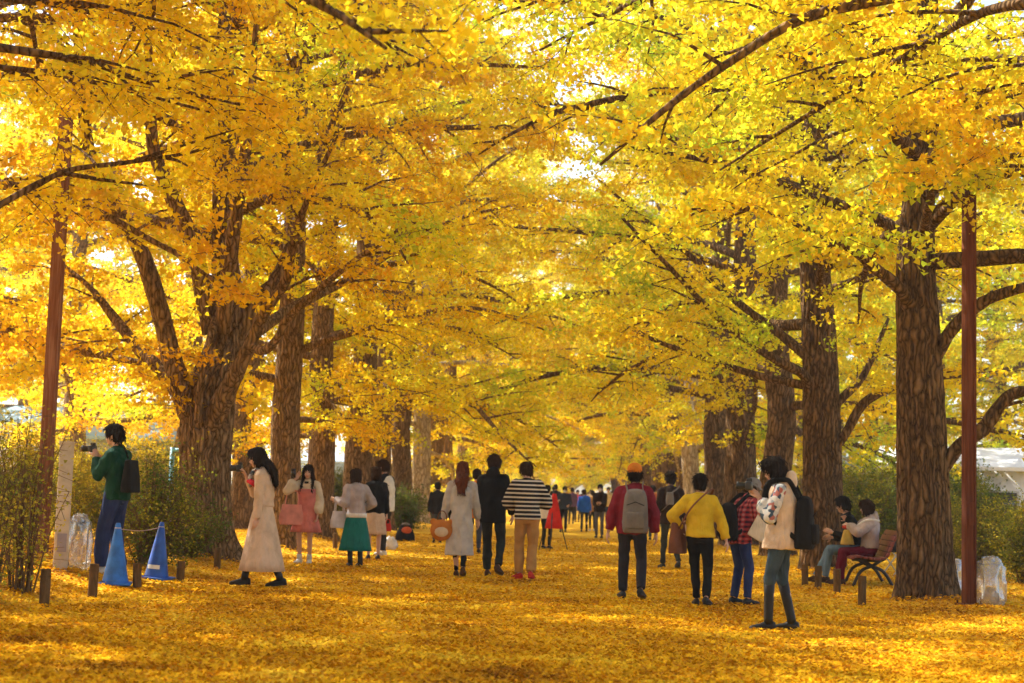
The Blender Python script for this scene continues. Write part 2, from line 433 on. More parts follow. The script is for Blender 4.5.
def gen_tree(seed, trunk, limbs=(), auto=14, Lr=(6.8, 4.2), z0=3.2, leaf=0.092, ncl=11, hero=False, gap=0.0, elev=(0.12, 0.85), lean=None, dens=1.0, limb_f0=0.3):
    """trunk rows (x,y,z,r). returns wood (V,F), leaf centres"""
    rng = np.random.default_rng(seed); trunk = np.asarray(trunk, float)
    mb = MB(); V, F = trunk_mesh(trunk, rng, n=144 if hero else 40, step=0.10 if hero else 0.22); mb.add(V, F)
    top = trunk[-1, 2]; paths = []
    for lp in limbs:
        S = spline(lp, 5); mb.tube(S[:, :3], S[:, 3] * (1 + rng.normal(0, 0.04, len(S))), 10 if hero else 8); paths.append((S[:, :3], S[:, 3], limb_f0))
    ts = spline(trunk, 8)
    for k in range(auto):
        f = (k + rng.uniform(0, 0.8)) / auto
        z = z0 + (top - z0) * f ** 0.9 * 0.97
        c = np.array([np.interp(z, ts[:, 2], ts[:, j]) for j in range(4)])
        az = k * 2.39996 + rng.uniform(-0.5, 0.5) + seed
        el = elev[0] + (elev[1] - elev[0]) * f + rng.uniform(-0.12, 0.15)
        L = (Lr[0] + (Lr[1] - Lr[0]) * f) * rng.uniform(0.85, 1.12)
        P = limb_path(c[:3], az, el, L, rng, droop=0.055 * (1 - f) + 0.01, wob=0.07)
        r0 = min(c[3] * 0.55, 0.026 + 0.0105 * L)
        rad = r0 * (1 - np.linspace(0, 1, len(P))) ** 0.8 + 0.012
        mb.tube(P, rad, 8); paths.append((P, rad, 0.18))
    C = []; TIP = []
    for P, rad, f0 in paths:
        seg = np.linalg.norm(np.diff(P, axis=0), axis=1); L = np.r_[0, np.cumsum(seg)]
        s = L[-1] * f0 + rng.uniform(0, 0.3); side = 1
        while s < L[-1] - 0.05:
            c = np.array([np.interp(s, L, P[:, j]) for j in range(3)])
            i = min(len(P) - 2, np.searchsorted(L, s) - 1); d = P[i + 1] - P[i]; d /= np.linalg.norm(d)
            az = math.atan2(d[1], d[0]) + side * rng.uniform(0.6, 1.25); side = -side
            l2 = (0.55 + 0.32 * (L[-1] - s)) * rng.uniform(0.7, 1.25); l2 = min(l2, 2.5)
            el = rng.uniform(-0.25, 0.4) + 0.35 * max(0, d[2])
            Q = limb_path(c, az, el, l2, rng, droop=0.07, wob=0.13, step=0.3)
            r2 = np.linspace(min(0.02 + 0.006 * l2, rad[i]), 0.006, len(Q))
            mb.tube(Q, r2, 4, cap=False)
            C.append(Q[1:])
            for q in range(1, len(Q)):
                if rng.uniform() < 0.75:
                    dd = Q[q] - Q[q - 1]; a2 = math.atan2(dd[1], dd[0]) + rng.choice([-1, 1]) * rng.uniform(0.5, 1.3)
                    Tw = limb_path(Q[q], a2, rng.uniform(-0.6, 0.35), rng.uniform(0.35, 0.85), rng, droop=0.1, wob=0.15, step=0.2)
                    mb.tube(Tw, np.linspace(0.007, 0.003, len(Tw)), 3, cap=False); C.append(Tw[1:])
            s += rng.uniform(0.3, 0.55)
    C = np.concatenate(C)
    C = C[rng.uniform(size=len(C)) < dens]
    # jitter points along twigs, spur clusters
    if gap > 0:
        g = np.sin(C[:, 0] * 1.3 + seed) + np.sin(C[:, 1] * 1.5 + 2 * seed) + np.sin(C[:, 2] * 1.9 + 3 * seed)
        C = C[g > -3 + 6 * gap * 0.35]
    K = np.repeat(C, ncl, axis=0); K = K + rng.normal(0, 0.095, K.shape) * np.array([1, 1, 0.75])
    LV, LF = leaf_quads(K, leaf, rng)
    return mb.arr(), (LV, LF)

def make_tree(name, loc, wood, leaves, tint, label, group=None, bark=None, rz=0.0, s=1.0):
    t = empty(name, loc, rz); t.scale = (s, s, s)
    tag(t, label, 'tree', group)
    o1 = obj('trunk', wood[0], wood[1], bark or M_BARK, t)
    o2 = obj('crown', leaves[0], leaves[1], M_LEAF, t, smooth=False)
    o2.color = (tint, tint, tint, 1)
    return t

def from_px(rows, cx, base_y, sc):
    """picture offsets from the tree's own foot -> metres in the tree's frame; rows (px,py,depth,r_px)"""
    return [((a - cx) / sc, d, (base_y - b) / sc, r / sc) for a, b, d, r in rows]

GR = 'ginkgo trees lining the avenue'
# --- big multi-stemmed tree on the left
Yh = 25.0; loc = on_px(205, Yh); SC = scale_at(loc); by = 550
px = lambda rows: from_px(rows, 205, by, SC)
tr = px([(208, 562, 0, 29), (204, 520, 0, 25), (201, 470, 0, 24), (200, 430, 0, 25), (203, 390, 0, 24), (212, 340, 0.2, 18), (211, 290, 0.3, 15), (206, 240, 0.3, 12), (203, 190, 0.2, 10), (205, 110, 0, 11), (200, 20, 0, 8), (205, -120, 0, 5), (210, -260, 0, 2)])
SL_ = 0.76
lims = [[(x_, y_, z_, r_ * SL_) for x_, y_, z_, r_ in px(q)] for q in [
    [(192, 420, -.1, 20), (177, 385, -.25, 16), (166, 355, -.3, 13), (154, 310, -.4, 12), (135, 255, -.5, 11), (112, 215, -.6, 9), (85, 165, -.8, 8), (76, 110, -1.0, 7), (70, 40, -1.2, 5), (60, -60, -1.5, 2)],
    [(188, 420, .1, 16), (165, 388, .3, 12), (148, 370, .5, 11), (115, 345, .9, 9), (75, 305, 1.3, 7), (40, 270, 1.6, 4), (-10, 235, 2, 2)],
    [(203, 330, -.2, 12), (186, 245, -.5, 11), (165, 195, -.8, 10), (150, 150, -1.1, 8), (148, 90, -1.3, 6), (140, 10, -1.5, 4), (130, -80, -1.7, 2)],
    [(216, 330, -.3, 11), (226, 240, -.6, 10), (237, 175, -.9, 8), (246, 120, -1.2, 6), (252, 50, -1.5, 4), (262, -50, -1.9, 2)],
    [(205, 425, -.2, 17), (225, 392, -.5, 13), (242, 361, -.7, 10), (253, 340, -.8, 8), (267, 312, -1.0, 7), (290, 284, -1.3, 6), (298, 253, -1.6, 6), (316, 210, -2, 4), (350, 150, -2.6, 2)],
    [(252, 345, -.8, 6), (268, 350, -1.0, 6), (284, 337, -1.2, 5), (293, 320, -1.3, 5), (337, 290, -2.0, 4), (390, 262, -2.8, 3), (450, 250, -3.5, 1.5)],
    [(216, 345, .2, 13), (238, 298, .3, 11), (260, 268, .4, 10), (273, 228, .5, 8), (284, 185, .5, 7), (300, 130, .5, 5), (330, 60, .3, 3), (360, 0, 0, 1.5)],
    [(205, 130, .2, 9), (260, 70, .8, 7), (340, 30, 1.4, 6), (430, 10, 2, 4), (540, 5, 2.4, 2)], [(205, 170, .2, 9), (270, 120, 1, 7), (350, 90, 1.8, 6), (440, 72, 2.6, 4), (550, 60, 3.2, 2)],
    [(208, 300, -.1, 6), (208, 340, -.55, 5), (201, 385, -.62, 5), (200, 420, -.5, 6)],
    [(228, 330, .6, 9), (262, 290, 1.6, 8), (310, 250, 2.6, 6), (370, 200, 3.4, 5), (430, 160, 4, 3), (520, 130, 4.6, 1.5)],
]]
wood, lv = gen_tree(3, tr, lims, auto=18, z0=4.8, Lr=(6.9, 4.6), hero=True, leaf=.074, ncl=18, elev=(0.2, 0.9), gap=0.35, limb_f0=0.42)
make_tree('ginkgo_tree', loc, wood, lv, 0.32, 'thick multi-stemmed ginkgo with low spreading limbs beside the green shrub', GR, M_BARKLIT)

# --- right row, two nearest trunks
Y1 = 20.5; loc = on_px(925, Y1); SC = scale_at(loc); by = 594
px = lambda rows: from_px(rows, 925, by, SC)
tr = px([(926, 606, 0, 29), (925, 575, 0, 27), (923, 500, 0, 25.5), (921, 430, 0, 24), (918, 330, 0, 21), (915, 260, 0, 18.5), (918, 180, 0, 15), (921, 100, 0, 14), (925, 10, 0, 11), (925, -200, 0, 7), (925, -480, 0, 3)])
lims = [[(x_, y_, z_, r_ * .8) for x_, y_, z_, r_ in px(q)] for q in [
    [(935, 470, 0, 12), (958, 440, -.1, 9), (978, 424, -.2, 9), (1000, 392, -.3, 8), (1024, 383, -.4, 6), (1080, 366, -.6, 3), (1130, 362, -.7, 1.5)],
    [(930, 355, 0, 11), (947, 325, -.2, 8), (962, 308, -.3, 8), (985, 292, -.4, 7), (1024, 280, -.6, 6), (1090, 262, -1, 4), (1160, 262, -1.3, 2)],
    [(912, 312, 0, 10), (897, 290, -.3, 8), (880, 278, -.5, 8), (858, 268, -.8, 7), (835, 257, -1.1, 5), (790, 244, -1.5, 4), (735, 236, -2.2, 3), (670, 245, -2.8, 1.5)],
    [(925, 215, 0, 9), (950, 188, -.3, 7), (985, 172, -.5, 6), (1030, 168, -.9, 5), (1100, 160, -1.2, 4), (1180, 170, -1.5, 2)],
    [(918, 240, 0, 10), (880, 205, .3, 8), (830, 185, .5, 7), (770, 160, .7, 5), (700, 140, .7, 4), (620, 130, .6, 2)],
    [(918, 250, 0, 8), (905, 222, -1.2, 6), (890, 212, -2.5, 4), (880, 222, -3.8, 2)], [(922, 225, 0, 8), (940, 198, -1.3, 6), (950, 190, -2.6, 4), (958, 205, -3.8, 2)], [(918, 180, 0, 8), (915, 150, -1.5, 6), (905, 145, -3, 4), (900, 165, -4.4, 2)],
    [(922, 120, 0, 10), (890, 60, -.5, 8), (830, 20, -.9, 6), (760, -20, -1.3, 4), (680, -30, -1.6, 2)],
]]
wood, lv = gen_tree(12, tr, lims, auto=18, z0=4.2, Lr=(6.9, 4.6), hero=True, leaf=.074, ncl=18, gap=0.2)
make_tree('ginkgo_tree', loc, wood, lv, 0.54, 'nearest right ginkgo, stout furrowed trunk beside the rusty brown pole', GR)

Y2 = 28.5; loc = on_px(820, Y2); SC = scale_at(loc); by = 568
px = lambda rows: from_px(rows, 820, by, SC)
tr = px([(822, 580, 0, 21), (822, 545, 0, 20), (822, 480, 0, 19), (820, 400, 0, 18), (816, 320, 0, 16.5), (812, 270, 0, 15), (810, 200, 0, 14), (812, 100, 0, 11), (815, 0, 0, 8), (815, -140, 0, 5), (815, -280, 0, 2)])
lims = [[(x_, y_, z_, r_ * .8) for x_, y_, z_, r_ in px(q)] for q in [
    [(828, 450, 0, 8), (842, 432, -.2, 6), (856, 405, -.3, 6), (872, 392, -.5, 5), (905, 380, -.8, 3), (950, 375, -1.2, 1.5)],
    [(826, 415, 0, 7), (842, 395, .2, 6), (862, 375, .3, 5), (876, 348, .4, 4), (892, 310, .5, 2)],
    [(812, 400, 0, 8), (800, 375, -.3, 7), (775, 364, -.6, 6), (745, 350, -1, 5), (700, 320, -1.5, 4), (660, 285, -2, 3), (610, 240, -2.5, 2)],
    [(812, 360, 0, 7), (780, 330, .3, 6), (735, 295, .5, 5), (690, 250, .6, 4), (640, 210, .7, 2.5), (590, 170, .6, 1.5)],
    [(812, 220, 0, 7), (812, 190, -1.3, 5), (818, 180, -2.8, 4), (822, 200, -4, 2)], [(812, 170, 0, 6), (805, 130, -1.5, 5), (800, 120, -3, 4), (795, 140, -4.4, 2)], [(812, 120, 0, 6), (820, 80, -1.5, 5), (828, 70, -3, 4), (835, 90, -4.4, 2)],
    [(815, 300, 0, 7), (808, 272, -1.2, 5), (800, 265, -2.4, 4), (795, 278, -3.6, 2)], [(815, 270, 0, 7), (825, 242, -1.3, 5), (832, 235, -2.6, 4), (838, 250, -3.8, 2)],
    [(812, 385, 0, 6), (760, 372, .6, 5), (700, 350, 1.2, 4), (650, 330, 1.6, 3), (600, 300, 2, 1.5)],
]]
wood, lv = gen_tree(21, tr, lims, auto=18, z0=4.4, Lr=(6.9, 4.6), hero=True, leaf=.074, ncl=18, gap=0.2)
make_tree('ginkgo_tree', loc, wood, lv, 0.58, 'tall straight dark ginkgo trunk standing behind the red slatted bench', GR)

# --- shared kinds for the rest of the rows
KIND = []
for s in range(5):
    r0 = (0.38, 0.34, 0.40, 0.36, 0.33)[s]; h = (15.5, 16.5, 14.5, 16, 15)[s]
    rr_ = np.random.default_rng(50 + s)
    zz = np.array([-0.15, 0.5, 1.5, 3, 5, 8, 11, h])
    tr = [(rr_.normal(0, 0.025) * min(z, 3), rr_.normal(0, 0.025) * min(z, 3), z, r0 * max(0.1, 1 - z / (h + 1)) ** 0.75) for z in zz]
    KIND.append(gen_tree(100 + s, tr, (), auto=20, z0=2.6, Lr=(6.8, 5.6), ncl=13, leaf=0.088, gap=0.12))
KMESH = [(mesh_np('trunk', k[0][0], k[0][1], M_BARK), mesh_np('trunk', k[0][0], k[0][1], M_BARKPALE), mesh_np('trunk', k[0][0], k[0][1], M_BARKLIT), mesh_np('crown', k[1][0], k[1][1], M_LEAF, smooth=False)) for k in KIND]

def place_tree(k, loc, rz, s, tint, label, group, pale=False):
    if label.startswith('ginkgo trunk') or 'far ginkgos' in label: s *= 1.10
    t = empty('ginkgo_tree', loc, rz); t.scale = (s, s, s); tag(t, label, 'tree', group)
    a = link(bpy.data.objects.new('trunk', KMESH[k][1 if pale else (2 if loc[0] < 0 else 0)]), t)  # left row takes the bark copy with sunlight in its colour
    c = link(bpy.data.objects.new('crown', KMESH[k][3]), t); c.color = (tint, tint, tint, 1)
    return t
tr_rng = random.Random(4)
def T(px_, Yd, k, s, tint, label, group=GR, pale=False):
    return place_tree(k, on_px(px_, Yd), tr_rng.uniform(0, 6.28), s, tint, label, group, pale)
def TX(x, y, k, s, tint, label, group, pale=False):
    return place_tree(k, (x, y, gz(x, y)), tr_rng.uniform(0, 6.28), s, tint, label, group, pale)
# left row going back
T(282, 30.5, 0, 0.76, 0.42, 'ginkgo trunk directly behind the woman in the pink pinafore, on her left')
T(318, 36.0, 2, 0.84, 0.46, 'broad ginkgo trunk just right of the woman in the pink pinafore')
T(240, 38.5, 1, 0.82, 0.42, 'ginkgo trunk showing between the multi-stemmed tree and the beige dress')
T(357, 42, 3, 1.0, 0.48, 'ginkgo trunk rising over the woman in the teal skirt')
T(379, 48, 4, 1.0, 0.45, 'ginkgo trunk rising over the man in the white vest')
T(399, 53, 1, 1.05, 0.50, 'greyish ginkgo trunk growing behind the low green bush')
T(419, 60, 2, 0.95, 0.47, 'pale white-barked ginkgo in the left row near the red-haired woman', pale=True)
# right row going back
T(776, 35.5, 1, 1.05, 0.55, 'third ginkgo trunk of the right row, above the woman photographing')
T(738, 43, 2, 1.05, 0.58, 'ginkgo trunk rising over the bent person in the grey cap')
T(716, 50, 0, 1.05, 0.58, 'ginkgo trunk rising over the woman in the mustard sweater')
T(690, 60, 3, 1.0, 0.55, 'pale-barked ginkgo of the right row behind the dark brown jacket', pale=True)
# over the camera: out of the frame at the sides, their branches hang into the top of the picture
FR = 'ginkgo trees further along the avenue'
OVER = []
for s in range(2):
    h = 15; zz = np.array([-0.15, 0.5, 1.5, 3, 5, 8, 11, h])
    tr = [(0, 0, z, 0.40 * max(0.1, 1 - z / (h + 1)) ** 0.75) for z in zz]
    base = np.array((4.9, 13.0, gz(4.9, 13)) if s == 0 else (-6.1, 13.6, gz(-6.1, 13.6)))
    def LP(rows): return [tuple(np.array(at(a_, b2_, y_)) - base) + (r_,) for a_, b2_, y_, r_ in rows]
    if s == 0:   # right: one long bare bough sloping down across the path
        lm = [[(0, 0, 6.0, .10)] + LP([(980, -18, 13.2, .06), (880, 0, 13.4, .05), (800, 20, 13.5, .045), (730, 62, 13.6, .038), (670, 105, 13.7, .03), (600, 165, 13.8, .014)]),
              [(0, 0, 6.4, .09)] + LP([(900, -60, 15, .06), (760, -40, 16, .05), (640, 0, 17, .035), (540, 50, 18, .015)]),
              [(0, 0, 6.2, .09)] + LP([(930, -60, 14.5, .05), (800, -50, 15, .04), (700, -30, 15.5, .03), (580, -10, 16, .02), (480, 20, 16.5, .01)]),
              [(0, 0, 5.0, .08)] + LP([(1040, 60, 15.5, .05), (980, 60, 17, .04), (930, 80, 18.5, .025), (890, 110, 20, .012)]),
              [(0, 0, 5.2, .08)] + LP([(1010, 5, 14.5, .05), (900, 60, 16, .04), (800, 120, 17.5, .028), (720, 170, 18.5, .012)])]
    else:        # left
        lm = [[(0, 0, 5.2, .07)] + LP([(-40, 40, 14.2, .045), (30, 52, 14.4, .040), (90, 62, 14.6, .034), (140, 80, 14.8, .026), (240, 105, 15.2, .010)]),
              [(0, 0, 4.9, .06)] + LP([(-40, 62, 14.6, .03), (40, 72, 15.0, .026), (110, 86, 15.4, .022), (240, 120, 16, .009)]),
              [(0, 0, 3.6, .06)] + LP([(-30, 215, 14.6, .034), (30, 188, 15, .032), (70, 170, 15.3, .028), (130, 162, 15.8, .024), (200, 150, 16.4, .016), (245, 128, 17, .008)]),
              [(0, 0, 5.8, .07)] + LP([(20, -30, 15, .05), (150, -25, 16, .04), (300, 0, 17.5, .028), (420, 60, 19, .012)]),
              [(0, 0, 5.6, .06)] + LP([(-20, -5, 15.5, .04), (80, 10, 17, .03), (180, 40, 18.5, .02), (280, 90, 20, .01)])]
    OVER.append(gen_tree(300 + s, tr, lm, auto=16, z0=5.6, Lr=(6.6, 4.2), ncl=18, leaf=0.064, gap=0.2 if s == 0 else 0.5, hero=True))
make_tree('ginkgo_tree', (4.9, 13.0, gz(4.9, 13)), OVER[0][0], OVER[0][1], 0.53, 'ginkgo outside the right edge whose long bare bough dips over the path', GR)
make_tree('ginkgo_tree', (-6.1, 13.6, gz(-6.1, 13.6)), OVER[1][0], OVER[1][1], 0.42, 'ginkgo outside the left edge whose thin branches hang into the top corner', GR)
for (x, y, k) in ((-10.0, 4.6, 0), (-9.2, -2.5, 1), (-13.5, 9, 2), (-14, 1, 3), (-14.5, 17, 4), (-8.6, -10, 0), (-11.8, 29.5, 1), (-12.2, 22.5, 3)):  # unseen trees added outside the frame to shade the path
    TX(x, y, k, 1.15, 0.3, 'unseen ginkgo added for shade, left of the viewer', 'unseen ginkgo trees added for shade')
for (x, y, k) in ((7.6, -2.5, 2),):  # one more unseen tree, added behind the camera for shade
    TX(x, y, k, 1.2, 0.45, 'unseen ginkgo added for shade, right of the viewer', 'unseen ginkgo trees added for shade')
# far rows: nothing tells these apart
for i in range(12):
    y = 67 + 8 * i
    TX(-5.9 + tr_rng.uniform(-.3, .3), y + tr_rng.uniform(-1, 1), i % 5, tr_rng.uniform(.95, 1.15), 0.5, 'one of the far ginkgos closing the avenue in bright yellow', FR)
    TX(4.6 + tr_rng.uniform(-.3, .3), y + tr_rng.uniform(-1, 1), (i + 2) % 5, tr_rng.uniform(.95, 1.15), 0.55, 'one of the far ginkgos closing the avenue in bright yellow', FR)
for i in range(9):
    TX(-9 + 2.2 * i, 150 + 12 * (i % 2) + tr_rng.uniform(-3, 3), i % 5, 1.1, 0.5, 'one of the far ginkgos closing the avenue in bright yellow', FR)
OL = 'ginkgo trees of the outer rows'
for i, (x, y) in enumerate([(-15.2, 47), (-13.5, 54), (-25, 64), (-15, 61), (-22, 62), (-28, 74), (-33, 84), (-38, 100), (-24, 90)]):
    TX(x, y, i % 5, tr_rng.uniform(.95, 1.15), 0.55, 'yellow ginkgo of the outer left rows behind the shrubs', OL)
for i, (x, y) in enumerate([(20, 60), (13, 57), (19, 60), (12.5, 66), (19.5, 72), (13, 77), (26, 84), (19, 86), (13.5, 92)]):
    TX(x, y, (i + 1) % 5, tr_rng.uniform(.95, 1.15), 0.62, 'yellow-green ginkgo of the outer right rows behind the hedge', OL)

# ------------------------------------------------------------------ shrubs
def gen_shrub(seed, h, rx, ry, n_stem, leaf, ncl, spread=0.5, base=0.15):
    rng = np.random.default_rng(seed); mb = MB(); C = []
    for i in range(n_stem):
        a = rng.uniform(0, 2 * PI); q = rng.uniform(0, 1) ** 0.6
        p0 = np.array([math.cos(a) * base * q * rx / 0.6, math.sin(a) * base * q * ry / 0.6, -0.03])
        tip = np.array([math.cos(a) * rx * q, math.sin(a) * ry * q, h * (1 - 0.45 * q * q) * rng.uniform(0.7, 1.08)])
        mid = (p0 + tip) * 0.5 + np.array([-math.cos(a) * rx * q * 0.2, -math.sin(a) * ry * q * 0.2, 0.05]) + rng.normal(0, 0.04, 3)
        S = spline([p0, mid, tip], 5); mb.tube(S, np.linspace(0.011, 0.003, len(S)), 4, cap=False)
        for j in range(2, len(S)):
            for _ in range(2):
                t = S[j] + rng.normal(0, 1, 3) * np.array([.16, .16, .12]) * spread
                mb.tube([S[j], t], [0.004, 0.002], 3, cap=False); C.append(t); C.append((t + S[j]) / 2)
    C = np.array(C); K = np.repeat(C, ncl, 0); K = K + rng.normal(0, 0.06, K.shape); K[:, 2] = np.maximum(K[:, 2], 0.03)
    return mb.arr(), leaf_quads(K, leaf, rng)
SHK = [gen_shrub(1, 1.45, .8, .7, 60, .036, 3, spread=1.1), gen_shrub(2, 1.0, .9, .7, 50, .04, 3, spread=1.0), gen_shrub(3, 1.95, .5, .5, 24, .04, 1, spread=0.8), gen_shrub(5, 2.3, 1.3, 1.1, 70, .06, 4, spread=1.5)]
SHM = [(mesh_np('stems', a[0], a[1], M_TWIG), mesh_np('foliage', b[0], b[1], M_SHRUB, smooth=False)) for a, b in SHK]
def shrub(loc, k, s, tint, label, group=None, rz=None, sx=1.0, name='shrub'):
    t = empty(name, loc, tr_rng.uniform(0, 6.28) if rz is None else rz); t.scale = (s * sx, s * sx, s)
    tag(t, label, 'shrub', group)
    link(bpy.data.objects.new('stems', SHM[k][0]), t)
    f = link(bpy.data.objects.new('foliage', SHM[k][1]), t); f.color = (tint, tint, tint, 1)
    return t
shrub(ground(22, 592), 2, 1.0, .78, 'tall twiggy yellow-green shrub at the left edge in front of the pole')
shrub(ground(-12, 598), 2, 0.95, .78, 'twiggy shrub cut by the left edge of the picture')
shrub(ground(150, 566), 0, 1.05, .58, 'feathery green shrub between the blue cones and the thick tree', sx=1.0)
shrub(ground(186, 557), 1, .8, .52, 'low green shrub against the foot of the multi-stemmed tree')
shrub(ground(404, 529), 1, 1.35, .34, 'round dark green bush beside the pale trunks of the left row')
G1 = 'sunlit shrubs behind the left pole'
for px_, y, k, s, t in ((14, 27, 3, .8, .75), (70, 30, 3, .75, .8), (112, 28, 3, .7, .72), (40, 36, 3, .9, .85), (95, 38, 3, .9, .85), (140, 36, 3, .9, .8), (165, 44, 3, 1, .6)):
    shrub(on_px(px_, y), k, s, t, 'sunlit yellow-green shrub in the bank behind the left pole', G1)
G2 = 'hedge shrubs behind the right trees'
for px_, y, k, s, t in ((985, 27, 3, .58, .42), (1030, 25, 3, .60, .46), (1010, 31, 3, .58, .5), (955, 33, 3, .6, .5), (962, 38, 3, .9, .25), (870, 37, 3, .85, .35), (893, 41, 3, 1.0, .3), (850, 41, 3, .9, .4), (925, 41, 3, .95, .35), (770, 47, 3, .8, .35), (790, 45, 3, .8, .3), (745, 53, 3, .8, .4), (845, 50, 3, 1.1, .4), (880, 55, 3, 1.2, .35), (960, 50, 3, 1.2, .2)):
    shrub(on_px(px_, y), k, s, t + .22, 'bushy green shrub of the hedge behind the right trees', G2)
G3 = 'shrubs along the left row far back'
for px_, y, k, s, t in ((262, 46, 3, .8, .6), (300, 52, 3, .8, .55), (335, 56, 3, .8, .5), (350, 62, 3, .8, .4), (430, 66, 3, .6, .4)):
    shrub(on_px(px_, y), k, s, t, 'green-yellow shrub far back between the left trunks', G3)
# ------------------------------------------------------------------ people
MATS = {}
def cl(name, col, **k):
    if name not in MATS: MATS[name] = cloth(name, col, **k)
    return MATS[name]
SKIN = cloth('skin', (0.60, 0.36, 0.25), rough=0.55, var=0.08, spec=0.3, bump=0.03, fold=False)
EYE = cloth('eye', (0.02, 0.015, 0.012), rough=0.3, var=0.05, spec=0.5, bump=0.0, fold=False)
LIP = cloth('lip', (0.42, 0.13, 0.11), rough=0.5, var=0.05, bump=0.0, fold=False)
HAIRB = bark_mat('hair_black', [(0.4, (0.006, 0.005, 0.005)), (0.8, (0.03, 0.022, 0.018))], sc=(40, 40, 4), bump=0.7)
HAIRR = bark_mat('hair_auburn', [(0.4, (0.05, 0.014, 0.008)), (0.8, (0.17, 0.055, 0.025))], sc=(40, 40, 4), bump=0.7)
HAIRD = bark_mat('hair_brown', [(0.4, (0.018, 0.010, 0.007)), (0.8, (0.07, 0.04, 0.025))], sc=(40, 40, 4), bump=0.7)

def remesh(mb, voxel, name, smooth=3):
    V, F = mb.arr(); me = bpy.data.meshes.new('t'); me.from_pydata([tuple(v) for v in V], [], F); me.update()
    o = bpy.data.objects.new('t', me); COL.objects.link(o)
    md = o.modifiers.new('r', 'REMESH'); md.mode = 'VOXEL'; md.voxel_size = voxel
    if smooth:
        s = o.modifiers.new('s', 'SMOOTH'); s.factor = 0.5; s.iterations = smooth
    dg = bpy.context.evaluated_depsgraph_get()
    r = bpy.data.meshes.new_from_object(o.evaluated_get(dg)); r.name = name
    bpy.data.objects.remove(o); bpy.data.meshes.remove(me)
    r.polygons.foreach_set('use_smooth', np.ones(len(r.polygons), dtype=bool))
    return r

def wrinkle(me, amp, seed=0, keep=None):
    n = len(me.vertices); co = np.empty(n * 3); me.vertices.foreach_get('co', co); co = co.reshape(-1, 3); no = np.array([v.normal[:] for v in me.vertices])
    r = np.random.default_rng(seed); d = np.zeros(n); w = co + 0.03 * np.sin(co[:, [1, 2, 0]] * 14 + seed)
    for q in range(6):
        v = r.normal(0, 1, 3) * np.array([1, 1, .9]); v /= np.linalg.norm(v); f = r.uniform(22, 62)
        d += (1 - 2 * np.abs(np.sin(w @ v * f * .5 + r.uniform(0, 6)))) * (30 / f)
    patch = 0.45 + 0.55 * np.clip(np.sin(co[:, 2] * 9 + seed) + np.sin(co[:, 0] * 8 + 2 * seed) * .6 + .5, 0, 1.3)
    co += no * (amp * (d / 2.2 + 0.30) * patch)[:, None]; me.vertices.foreach_set('co', co.ravel()); me.update()

def cap(mb, a, b, ra, rb, n=12):
    a = np.array(a, float); b = np.array(b, float)
    if np.linalg.norm(b - a) > 1e-4: mb.tube([a, a * .5 + b * .5, b], [ra, (ra + rb) / 2, rb], n)
    mb.ell(a, (ra,) * 3, nu=12, nv=8); mb.ell(b, (rb,) * 3, nu=12, nv=8)

def ik(a, c, l1, l2, pole):
    a = np.array(a, float); c = np.array(c, float); d = c - a; L = np.linalg.norm(d)
    if L > (l1 + l2) * 0.995: c = a + d / L * (l1 + l2) * 0.995; d = c - a; L = np.linalg.norm(d)
    u = d / L; x = (l1 * l1 - l2 * l2 + L * L) / (2 * L); h = math.sqrt(max(l1 * l1 - x * x, 0))
    p = np.array(pole, float); p = p - u * np.dot(p, u); p /= max(np.linalg.norm(p), 1e-6)
    return a + u * x + p * h, c

def ring(c, rx, ry, n=24, fold=0, nf=9, ph=0.0):
    th = np.linspace(0, 2 * PI, n, endpoint=False)
    k = 1 + fold * np.cos(nf * th + ph) + fold * 0.6 * np.cos((nf - 4) * th + 2 * ph)
    return np.stack([c[0] + rx * np.cos(th) * k, c[1] + ry * np.sin(th) * k, np.full(n, c[2])], 1)

def hand(mb, w, d, nrm, side, k, curl=0.6, fingers=True):
    """palm and five fingers; d = along the hand, nrm = palm side, side=+1 for the right hand"""
    d = np.array(d, float); d /= np.linalg.norm(d); nrm = np.array(nrm, float); nrm -= d * np.dot(d, nrm); nrm /= max(np.linalg.norm(nrm), 1e-6)
    s = np.cross(d, nrm) * side * -1   # towards the thumb
    M = Matrix(((s[0], d[0], nrm[0]), (s[1], d[1], nrm[1]), (s[2], d[2], nrm[2])))
    mb.ell(np.array(w) + d * 0.045 * k, (0.040 * k, 0.054 * k, 0.017 * k), M, 12, 8)
    if not fingers:
        mb.ell(np.array(w) + d * 0.115 * k + nrm * 0.012 * k, (0.036 * k, 0.05 * k, 0.014 * k), M, 10, 8); return
    for i, (off, L) in enumerate(((0.028, 0.072), (0.010, 0.080), (-0.009, 0.075), (-0.027, 0.058))):
        p = np.array(w) + d * 0.085 * k + s * off * k; a = curl * (0.5 + 0.12 * i); pts = [p - d * 0.02 * k, p]; dd = d
        for q in range(3):
            dd = dd * math.cos(a) + nrm * math.sin(a); dd /= np.linalg.norm(dd)
            p = p + dd * L * k / 3 * (1.15 - .15 * q); pts.append(p)
        mb.tube(pts, np.array([.0095, .009, .0085, .0078, .006]) * k, 6)
    p = np.array(w) + d * 0.025 * k + s * 0.033 * k; dd = d * 0.55 + s * 0.75 + nrm * 0.3; dd /= np.linalg.norm(dd)
    p2 = p + dd * 0.035 * k; dd = d * 0.8 + s * 0.25 + nrm * 0.5; dd /= np.linalg.norm(dd); p3 = p2 + dd * 0.034 * k
    mb.tube([p - dd * .01, p, p2, p3], np.array([.011, .0115, .010, .007]) * k, 6)

def px_seed(t): return sum((i + 3) * ord(ch) for i, ch in enumerate(t))

